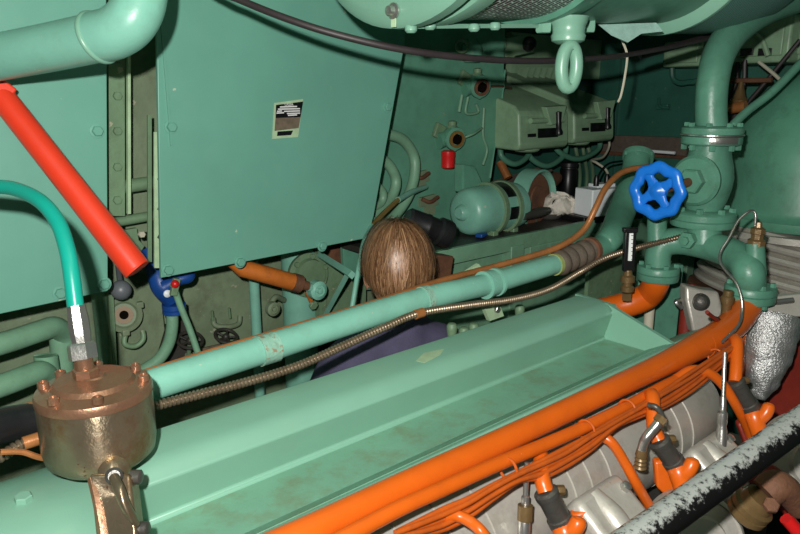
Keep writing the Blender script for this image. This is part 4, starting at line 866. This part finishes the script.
MB().tube([P(717, 320, v=.66), P(709, 314, v=.66), P(707, 312, v=.66)], .005, 8).build('lead', 'darkred', t)
t = T('capillary_tube', 'thin steel capillary tube looping from a brass gland on the manifold', 'tube', P(756, 240, u=1.78))
MB().tube([P(755, 226, u=1.77), P(755.5, 215, u=1.77), P(753, 211, u=1.77), P(748, 212, u=1.75), P(738, 221, u=1.73), P(729, 238, u=1.70), P(721, 251, u=1.68), P(720, 261, u=1.66), P(726, 271, u=1.64), P(735, 281, u=1.62), P(741, 296, u=1.61), P(742, 312, u=1.60), P(738, 326, u=1.56), P(722, 342, u=1.50)], .0034, 10, 6).build('tube', 'steel', t)
MB().lathe(P(756, 245, u=1.78), UP, [(.022, 0), (.022, .012), (.015, .016), (.015, .028), (.018, .03), (.018, .042), (.01, .046), (.008, .058), (.001, .058)], 8).build('gland', 'brass', t)

# --- turbine casing, bellows, foil duct
t = T('turbine_casing', 'large domed green casing behind the gate valve', 'casing', P(790, 225, d=2.45))
c = P(806, 213, d=2.5); R1 = pr(86, 2.5)
h0 = 0
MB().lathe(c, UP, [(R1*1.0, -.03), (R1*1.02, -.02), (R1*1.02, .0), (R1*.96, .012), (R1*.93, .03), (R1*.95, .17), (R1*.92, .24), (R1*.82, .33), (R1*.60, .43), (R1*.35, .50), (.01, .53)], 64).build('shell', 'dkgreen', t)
MB().lathe(c-UP*.065, UP, [(R1*.9, 0), (R1*1.07, 0), (R1*1.07, .022), (R1*.9, .024)], 64).build('silver_ring', 'alu', t)
t = T('expansion_bellows', 'silver ribbed expansion bellows under the turbine casing', 'bellows', P(765, 310, d=2.2))
bt_ = c-UP*.07; bb = c-UP*.33-RIGHT*.05; L = (bt_-bb).length; pf = [(.27, 0)]
for k in range(7): pf += [(.312, L*(k+.25)/7), (.318, L*(k+.5)/7), (.312, L*(k+.75)/7), (.285, L*(k+1)/7)]
MB().lathe(bb, bt_-bb, pf, 64).build('ribs', 'alu', t)
MB().lathe(bb-UP*.02, bt_-bb, [(.1, -.01), (.335, -.01), (.335, .012), (.1, .014)], 56).build('gasket_ring', 'rust', t)
t = T('exhaust_flange', 'cast silver exhaust flange with a big bolt left of the bellows', 'flange', P(700, 330, d=1.98))
MB().prism([P(*q, d=1.99) for q in ((686, 286), (702, 290), (719, 292), (724, 312), (716, 326), (694, 336), (690, 318), (686, 300))], FWD*.05).build('casting', 'alu', t, bev=.008)
c = P(702, 303, d=1.98); MB().lathe(c+FWD*.01, CAM-c, [(.024, 0), (.026, .006), (.02, .012), (.018, .018), (.010, .022), (.001, .023)], 22).build('bolt', 'gunmetal', t)
MB().tube([P(681, 300, d=2.05), P(676, 302, d=2.0), P(682, 308, d=2.0)], .007, 8).build('eye_nut', 'steel', t)
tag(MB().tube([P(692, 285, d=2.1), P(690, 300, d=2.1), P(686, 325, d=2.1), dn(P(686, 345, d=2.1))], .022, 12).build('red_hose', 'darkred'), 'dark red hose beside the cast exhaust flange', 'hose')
tag(MB().prism([P(640, 265, d=2.25), P(684, 265, d=2.25), dn(P(684, 265, d=2.25)), dn(P(640, 265, d=2.25))], FWD*.03).build('green_stanchion', 'valve', bev=.004), 'green stanchion plate between the orange elbow and silver flange', 'plate')
tag(MB().tube([P(650, 305, d=2.15), dn(P(650.5, 330, d=2.15))], .016, 10, 1).build('pale_pipe', 'cream'), 'pale vertical pipe just right of the left orange elbow', 'pipe')
tag(MB().prism([P(*q, d=1.80) for q in ((757, 316), (764, 298), (840, 290), (840, 318))], FWD*.02).build('grey_shelf', 'alu', bev=.004), 'flat grey shelf plate at the right edge under the bellows', 'plate')
tag(MB().tube([P(776, 302, d=1.77), P(793, 300, d=1.77)], .007, 10, 1).build('steel_pin', 'steel'), 'short steel pin poking out right of the manifold flange', 'pin')
t = T('foil_duct', 'tapering crumpled foil wrapped duct at the right edge', 'duct', P(765, 395, d=1.85))
m = MB(); a, b_ = P(769, 316, d=1.85), P(760, 399, d=1.82)
m.tube([a, a.lerp(b_, .1), a.lerp(b_, .35), a.lerp(b_, .6), a.lerp(b_, .85), b_], [.075, .078, .072, .056, .035, .012], 36, 5).jitter(.007, 40).build('wrap', 'foil', t, smooth=60)
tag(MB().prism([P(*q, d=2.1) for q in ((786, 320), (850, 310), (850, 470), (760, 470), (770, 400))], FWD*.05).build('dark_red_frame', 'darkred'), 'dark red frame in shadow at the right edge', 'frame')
tag(MB().prism([P(*q, d=2.2) for q in ((766, 372), (778, 352), (780, 430), (764, 430))], FWD*.03).build('green_strut', 'dkgreen'), 'green strut beside the tip of the foil duct', 'strut')

# --- injector / valve gear along the lower bank
def injector(p0, p1, y0, label, capd, d):
    """dark pump barrel with orange water elbow; p0 top, p1 bottom pixel"""
    a, b_ = P(*p0, d=d), P(*p1, d=d+.01); ax = (b_-a).normalized(); L = (b_-a).length
    t = T('injector_pump', label, 'pump', b_)
    MB().lathe(a, ax, [(.001, -.004), (.016, -.004), (.021, 0), (.021, .008), (.0185, .010), (.0185, L*.75), (.021, L*.78), (.021, L), (.001, L+.002)], 22).build('barrel', 'gunmetal', t)
    MB().tube([P(y0[0][0]-2, y0[0][1]-6, d=d+.07), P(*y0[0], d=d+.045), P(*y0[1], d=d+.01), a], .0135, 16).build('water_stub', 'orange', t)
    bolt(t, a+RIGHT*.018+UP*.004, RIGHT, .008, .012, 'brass', 'bleed_screw')
    q = [P(p1[0]+capd[0]*k, p1[1]+capd[1]*k, d=d-.005) for k in (0, .3, .65, 1)]
    MB().tube([b_, P(p1[0]+3, p1[1]+9, d=d), P(p1[0]+7, p1[1]+24, d=d), P(p1[0]+8, p1[1]+40, d=d+.02)], [.019, .019, .017, .014], 16).build('orange_elbow', 'orange', t)
    MB().tube([P(p1[0]+4, p1[1]+12, d=d), P(p1[0]+13, p1[1]+4, d=d-.01), P(p1[0]+17, p1[1]-4, d=d-.01), P(p1[0]+18, p1[1]-7, d=d-.01)], [.014, .014, .0125, .006], 16).build('orange_nozzle', 'orange', t)
    return t
injector((735, 382), (752, 410), [(737, 345), (736, 370)], 'injector pump nearest the foil duct, dark barrel with orange elbow', (1, 1), 1.50)
injector((659, 441), (676, 465), [(653, 400), (654, 428)], 'middle injector pump beside the curved steel pipe', (1, 1), 1.27)
injector((546, 492), (562, 524), [(541, 458), (542, 478)], 'injector pump nearest the bottom edge with orange stub above', (1, 1), 1.10)
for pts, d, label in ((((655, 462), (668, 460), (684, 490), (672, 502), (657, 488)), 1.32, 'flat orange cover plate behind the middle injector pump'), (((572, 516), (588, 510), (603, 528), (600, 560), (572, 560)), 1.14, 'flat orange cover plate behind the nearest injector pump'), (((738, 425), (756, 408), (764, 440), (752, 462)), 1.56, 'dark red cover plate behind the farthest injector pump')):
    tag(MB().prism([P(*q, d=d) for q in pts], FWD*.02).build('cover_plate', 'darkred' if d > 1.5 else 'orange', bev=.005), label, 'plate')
def head(px, py, d, label, w=.13):
    """silver rounded cylinder head with one rounded ridge down its slope"""
    c = P(px, py, d=d); t = T('cylinder_head', label, 'cylinder head', c-UP*.1, 'silver cylinder heads')
    rot = Matrix.Rotation(.62, 3, 'X')
    MB().box(c, (w, .12, .05), rot).build('block', 'alu', t, bev=.016)
    y = rot @ V((0, 1, 0)); zz = rot @ V((0, 0, 1))
    MB().tube([c-U*w*.1-y*.055+zz*.012, c-U*w*.1+zz*.016, c-U*w*.1+y*.05+zz*.010], [.020, .024, .018], 18).build('ridge', 'alu', t)
    for k, q in ((.33, -.03), (.36, .03)): MB().lathe(c+U*w*k+y*q+zz*.022, zz, [(.010, 0), (.010, .012), (.007, .014), (.001, .014)], 6).build('stud_nut', 'steel', t)
head(720, 466, 1.42, 'silver cylinder head right of the middle injector pump', .15)
head(612, 520, 1.18, 'silver cylinder head left of the middle orange branch pipe', .14)
# steel rods and fittings
def sensor(pts, d, label):
    t = T('steel_sensor', label, 'sensor', P(*pts[-1], d=d))
    a, b_ = P(*pts[0], d=d), P(*pts[-1], d=d); L = (b_-a).length
    MB().lathe(a, b_-a, [(.0045, 0), (.0045, L*.45), (.007, L*.47), (.007, L*.6), (.0105, L*.62), (.0105, L*.72), (.009, L*.75), (.011, L*.8), (.011, L), (.001, L)], 12).build('stem', 'steel', t)
    return t
sensor([(725, 352), (721, 450)], 1.44, 'slim silver sensor stem left of the farthest injector pump')
t = sensor([(527, 462), (524, 536)], 1.10, 'slim steel nipple hanging below the orange wires')
MB().cyl(P(525.5, 505, d=1.095), P(525, 520, d=1.095), .0125).build('brass_collar', 'brass', t)
t = T('curved_steel_pipe', 'short curved steel pipe with brass ends beside the middle pump', 'pipe', P(640, 470, d=1.22))
MB().tube([P(648, 405, d=1.22), P(656, 407, d=1.21), P(662, 415, d=1.21), P(662, 421, d=1.21)], .005, 10).build('black_bend', 'gunmetal', t)
MB().tube([P(661, 419, d=1.21), P(655, 427, d=1.21), P(646, 438, d=1.21), P(642, 449, d=1.22), P(640, 468, d=1.23)], .0085, 14).build('tube', 'steel', t)
MB().lathe(P(663, 417, d=1.21), P(655, 427, d=1.21)-P(663, 417, d=1.21), [(.012, 0), (.012, .012), (.009, .014)], 6).build('upper_nut', 'brass', t)
MB().lathe(P(640, 467, d=1.23), P(642, 449, d=1.22)-P(640, 467, d=1.23), [(.012, 0), (.009, .004), (.011, .008), (.009, .012), (.011, .016), (.009, .020), (.011, .024), (.009, .036)], 14).build('lower_nut', 'brass', t)
# handrail and blurred foreground
t = T('handrail', 'worn black steel handrail crossing the lower right corner', 'handrail', P(640, 534, d=.78))
MB().tube([P(470, 655, d=.66), P(640, 537, d=.78), P(720, 480, d=.86), P(810, 416, d=.97), P(900, 352, d=1.1), P(1100, 215, d=1.45)], .0205, 26, 4).build('tube', 'rail', t)
# front covers below the rail
for px, py, d, R, label in ((705, 545, 1.2, .085, 'big silver round cover below the handrail'), (820, 465, 1.42, .10, 'silver round cover at the right edge under the handrail')):
    c = P(px, py, d=d); ax = (CAM-c).normalized()+V((0, -.5, -.1)); t = T('round_cover', label, 'cover', c-UP*R)
    MB().lathe(c-ax*.03, ax, [(R*.98, -.05), (R, 0), (R*.97, .01), (R*.9, .016), (R*.88, .012), (R*.55, .02), (R*.5, .03), (R*.2, .034), (.001, .034)], 48).build('disc', 'alu', t)
t = T('brass_union', 'brown brass union and elbow below the handrail', 'fitting', P(765, 525, d=1.15))
a, b_ = P(744, 515, d=1.18), P(766, 493, d=1.15)
MB().lathe(a, b_-a, [(.001, -.002), (.030, 0), (.034, .004), (.034, .014), (.030, .016), (.034, .018), (.034, .028), (.028, .032), (.026, .05), (.001, .052)], 30).build('union', 'brass', t)
MB().tube([P(766, 493, d=1.15), P(776, 486, d=1.15), P(788, 492, d=1.16), P(800, 508, d=1.18)], [.026, .027, .024, .02], 18).build('elbow', 'rust', t)
c = P(770, 506, d=1.12); MB().hexa(c, V((-.6, -.5, .9)), .013, .01).build('screw', 'rust', t)
tag(MB().tube([P(786, 518, d=1.2), P(805, 540, d=1.2)], .012, 10, 1).build('red_lead', 'redcap'), 'bright red pipe end in the bottom right corner', 'pipe')
tag(MB().box(V((P(760, 560, d=1.32).x, P(760, 560, d=1.32).y, .22)), (.4, .15, 1.06)).build('side_cover', 'dark', bev=.02), 'dark engine side casing under the brown brass union', 'casing')
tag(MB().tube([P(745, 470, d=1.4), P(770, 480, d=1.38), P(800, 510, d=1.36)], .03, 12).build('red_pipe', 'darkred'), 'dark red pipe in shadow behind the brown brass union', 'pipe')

# ================================================================== THE MAN
hc = P(396.5, 267, d=1.80)
yaw = math.atan2(Fd[1], Fd[0])+math.radians(16)      # looks away from us, a little to his left
fw = V((math.cos(yaw), math.sin(yaw), 0)); rt = V((fw.y, -fw.x, 0))
man = T('person', 'man with brown hair and purple blue overalls, back turned, behind the engine', 'person', (hc.x, hc.y+.03, -.31))
def L_(x, y, z): return hc+rt*x+fw*y+UP*z          # local: right, forward, up from head centre
body = MB()
body.b.free(); body.b = bmesh.new(); body.uv = body.b.loops.layers.uv.new('UVMap')
def ell(mb, c, sx, sy, sz):
    g = 12; seg = 20
    rings = [[L_(c[0]+sx*math.sin(max(.01, min(PI-.01, PI*i/g)))*math.cos(2*PI*k/seg), c[1]+sy*math.sin(max(.01, min(PI-.01, PI*i/g)))*math.sin(2*PI*k/seg), c[2]+sz*math.cos(PI*i/g)) for k in range(seg)] for i in range(g+1)]
    mb.grid(rings)
def limb(mb, pts, rs): mb.tube([L_(*p) for p in pts], rs, 16, 4)
zf = -.31-hc.z      # floor in local height
# skin: head, face, ears, neck, hands in one surface
ell(body, (0, .0, .02), .076, .096, .10); ell(body, (0, .02, -.045), .062, .078, .075)
ell(body, (0, .098, -.03), .014, .02, .026); ell(body, (0, .075, -.095), .034, .03, .026)
for s in (-1, 1): ell(body, (s*.081, -.004, -.022), .011, .02, .034)
limb(body, [(0, -.012, -.05), (0, -.02, -.12), (0, -.03, -.19)], [.056, .054, .066])
ell(body, (0, -.03, -.40), .15, .095, .24)
hands = {}
for s in (-1, 1):
    limb(body, [(s*.16, -.03, -.26), (s*.215, .02, -.48), (s*.195, .19, -.55)], [.05, .042, .026])
    ell(body, (s*.19, .24, -.555), .042, .05, .016)
    for k, (dx, ln) in enumerate(((-.03, .07), (-.01, .082), (.011, .078), (.03, .06))):
        limb(body, [(s*.19+dx, .275, -.555), (s*.19+dx, .275+ln*.55, -.56), (s*.19+dx*.9, .275+ln*.9, -.59)], [.0095, .009, .007])
    limb(body, [(s*.19-s*.035, .225, -.56), (s*.19-s*.062, .26, -.575), (s*.19-s*.058, .295, -.59)], [.012, .010, .008])
for s in (-1, 1): limb(body, [(s*.09, -.02, -.58), (s*.10, .0, -1.0), (s*.11, -.03, zf+.1)], [.075, .055, .04])
bo = body.build('body', 'skin', man)
d = bo.modifiers.new('fuse', 'REMESH'); d.mode = 'VOXEL'; d.voxel_size = .0085; d.use_smooth_shade = True
d = bo.modifiers.new('soft', 'SMOOTH'); d.factor = .5; d.iterations = 3
ov = MB()
ell(ov, (.012, -.035, -.40), .175, .125, .22); ell(ov, (0, -.02, -.62), .165, .125, .18)
limb(ov, [(0, -.024, -.115), (0, -.03, -.19), (0, -.035, -.3)], [.072, .092, .12])
for s in (-1, 1):
    limb(ov, [(s*.05, -.035, -.215), (s*.12, -.04, -.235), (s*.165, -.03, -.28), (s*.205, .0, -.40), (s*.215, .03, -.48), (s*.20, .11, -.53), (s*.195, .175, -.548)], [.075, .075, .07, .066, .06, .052, .045])
    limb(ov, [(s*.085, -.02, -.62), (s*.095, .0, -1.0), (s*.105, -.02, -1.3), (s*.11, -.03, zf+.09)], [.10, .082, .07, .066])
ovo = ov.build('overalls', 'overall', man)
d = ovo.modifiers.new('fuse', 'REMESH'); d.mode = 'VOXEL'; d.voxel_size = .011; d.use_smooth_shade = True
d = ovo.modifiers.new('soft', 'SMOOTH'); d.factor = .5; d.iterations = 6
for s in (-1, 1):
    m = MB(); m.tube([L_(s*.11, -.05, zf+.10), L_(s*.11, -.04, zf+.05), L_(s*.115, .03, zf+.042), L_(s*.12, .14, zf+.035), L_(s*.12, .19, zf+.03)], [.045, .05, .045, .04, .022], 14)
    m.build('boot', 'leather', man)
for s in (-1, 1):
    MB().ball(L_(s*.032, .078, .0), .011, 12).build('eye', 'white', man)
# hair: cap of strands falling from the crown
random.seed(11)
hm = MB(); lm = MB(); A3 = (.087, .105, .112); c3 = (0, -.004, .012)
def hs(th, ph, off=0.):
    return (c3[0]+(A3[0]+off)*math.sin(th)*math.cos(ph), c3[1]+(A3[1]+off)*math.sin(th)*math.sin(ph), c3[2]+(A3[2]+off)*math.cos(th))
for i in range(7000):
    ph = random.uniform(0, 2*PI); back = -math.sin(ph)      # +1 at the nape
    face = math.sin(ph) > .45
    side = abs(math.cos(ph))
    end = (.95 if face else 1.85+.62*max(0, back) - (.10 if side > .8 and back < .5 else 0))
    th0 = math.acos(random.uniform(math.cos(end*.82), 1))
    if th0 > end-.2: continue
    ln = random.uniform(.45, .85); off = random.uniform(-.003, .006)+(random.uniform(.002, .010) if random.random() < .15 else 0); dp = random.gauss(0, .09)
    w = random.uniform(.0007, .0016); pv = None; k = 6; tm_ = th0+ln*.45
    hx, hz = math.sin(tm_)*math.cos(ph), math.cos(tm_)
    M_ = lm if math.sin(ph) < 0 and ((hx+.22)/.24)**2+((hz-.12)/.5)**2 < random.uniform(.2, 1.2) and random.random() < .8 else hm
    for j in range(k+1):
        s_ = j/k; th = min(th0+ln*s_, end+random.uniform(-.02, .12)); p = V(L_(*hs(th, ph+dp*s_, off*(1-.2*s_)+.004*math.sin(3*s_))))
        if th > 1.9: p -= UP*(th-1.9)*.02
        n = (p-L_(*c3)).normalized(); q = hs(th, ph+dp*s_+.02, off); tdir = (V(L_(*q))-p); tdir = (tdir-n*tdir.dot(n)).normalized()
        ww = w*(1-.6*s_); a, b_ = M_.b.verts.new(p-tdir*ww), M_.b.verts.new(p+tdir*ww)
        if pv: M_.b.faces.new((pv[0], pv[1], b_, a))
        pv = (a, b_)
ho = hm.build('hair', 'hair', man)
lm.build('thinning_patch', 'lighthair', man, label='paler thinning hair at the back of the head, scalp highlight painted in')  # paler strands: thinning hair, plus the scalp highlight painted as colour
cap = MB(); g = 16; seg = 40
rings = []
for i in range(g+1):
    r = []
    for k in range(seg):
        ph = 2*PI*k/seg; back = -math.sin(ph); end = .9+ (1.0+.35*max(0, back))*min(1, max(0, (.55-math.sin(ph))/.5))
        r.append(L_(*hs(max(.02, end*i/g), ph, -.007)))
    rings.append(r)
cap.grid(rings, True, False).build('hair_base', 'hairbase', man)

# ================================================================== CAMERA, LIGHT
cam = bpy.data.cameras.new('camera'); co = bpy.data.objects.new('camera', cam); C.objects.link(co)
cam.sensor_width = 36; cam.lens = FPX*36/800; cam.clip_start = .02
bk = -(FWD*cp-UP*sp); co.matrix_world = Matrix.Translation(CAM) @ Matrix((RIGHT, bk.cross(RIGHT), bk)).transposed().to_4x4()
bpy.context.scene.camera = co
fl = bpy.data.lights.new('camera_flash', 'POINT'); fl.energy = 190; fl.shadow_soft_size = .012; fl.color = (1, .985, .94)
fo = bpy.data.objects.new('camera_flash', fl); C.objects.link(fo); fo.location = CAM+UP*.085-RIGHT*.055-FWD*.02
fl.use_nodes = True; ft = fl.node_tree; em = [n for n in ft.nodes if n.type == 'EMISSION'][0]
fa_ = ft.nodes.new('ShaderNodeLightFalloff'); fa_.inputs['Strength'].default_value = 1.0; fa_.inputs['Smooth'].default_value = 1.5
ft.links.new(fa_.outputs['Quadratic'], em.inputs['Strength'])
ll = bpy.data.lights.new('added_fill_light', 'AREA'); ll.energy = 3; ll.size = .8; ll.color = (1, .9, .7)  # weak overhead fill, added only to lift the ambient light
lo = bpy.data.objects.new('added_fill_light', ll); C.objects.link(lo); lo.location = (.6, 0.0, 2.65)
w = bpy.data.worlds.new('world'); bpy.context.scene.world = w; w.use_nodes = True
w.node_tree.nodes['Background'].inputs[0].default_value = (.5, .6, .55, 1); w.node_tree.nodes['Background'].inputs[1].default_value = .02
vs = bpy.context.scene.view_settings
vs.view_transform = 'Standard'; vs.look = 'None'; vs.exposure = 0; vs.gamma = 1
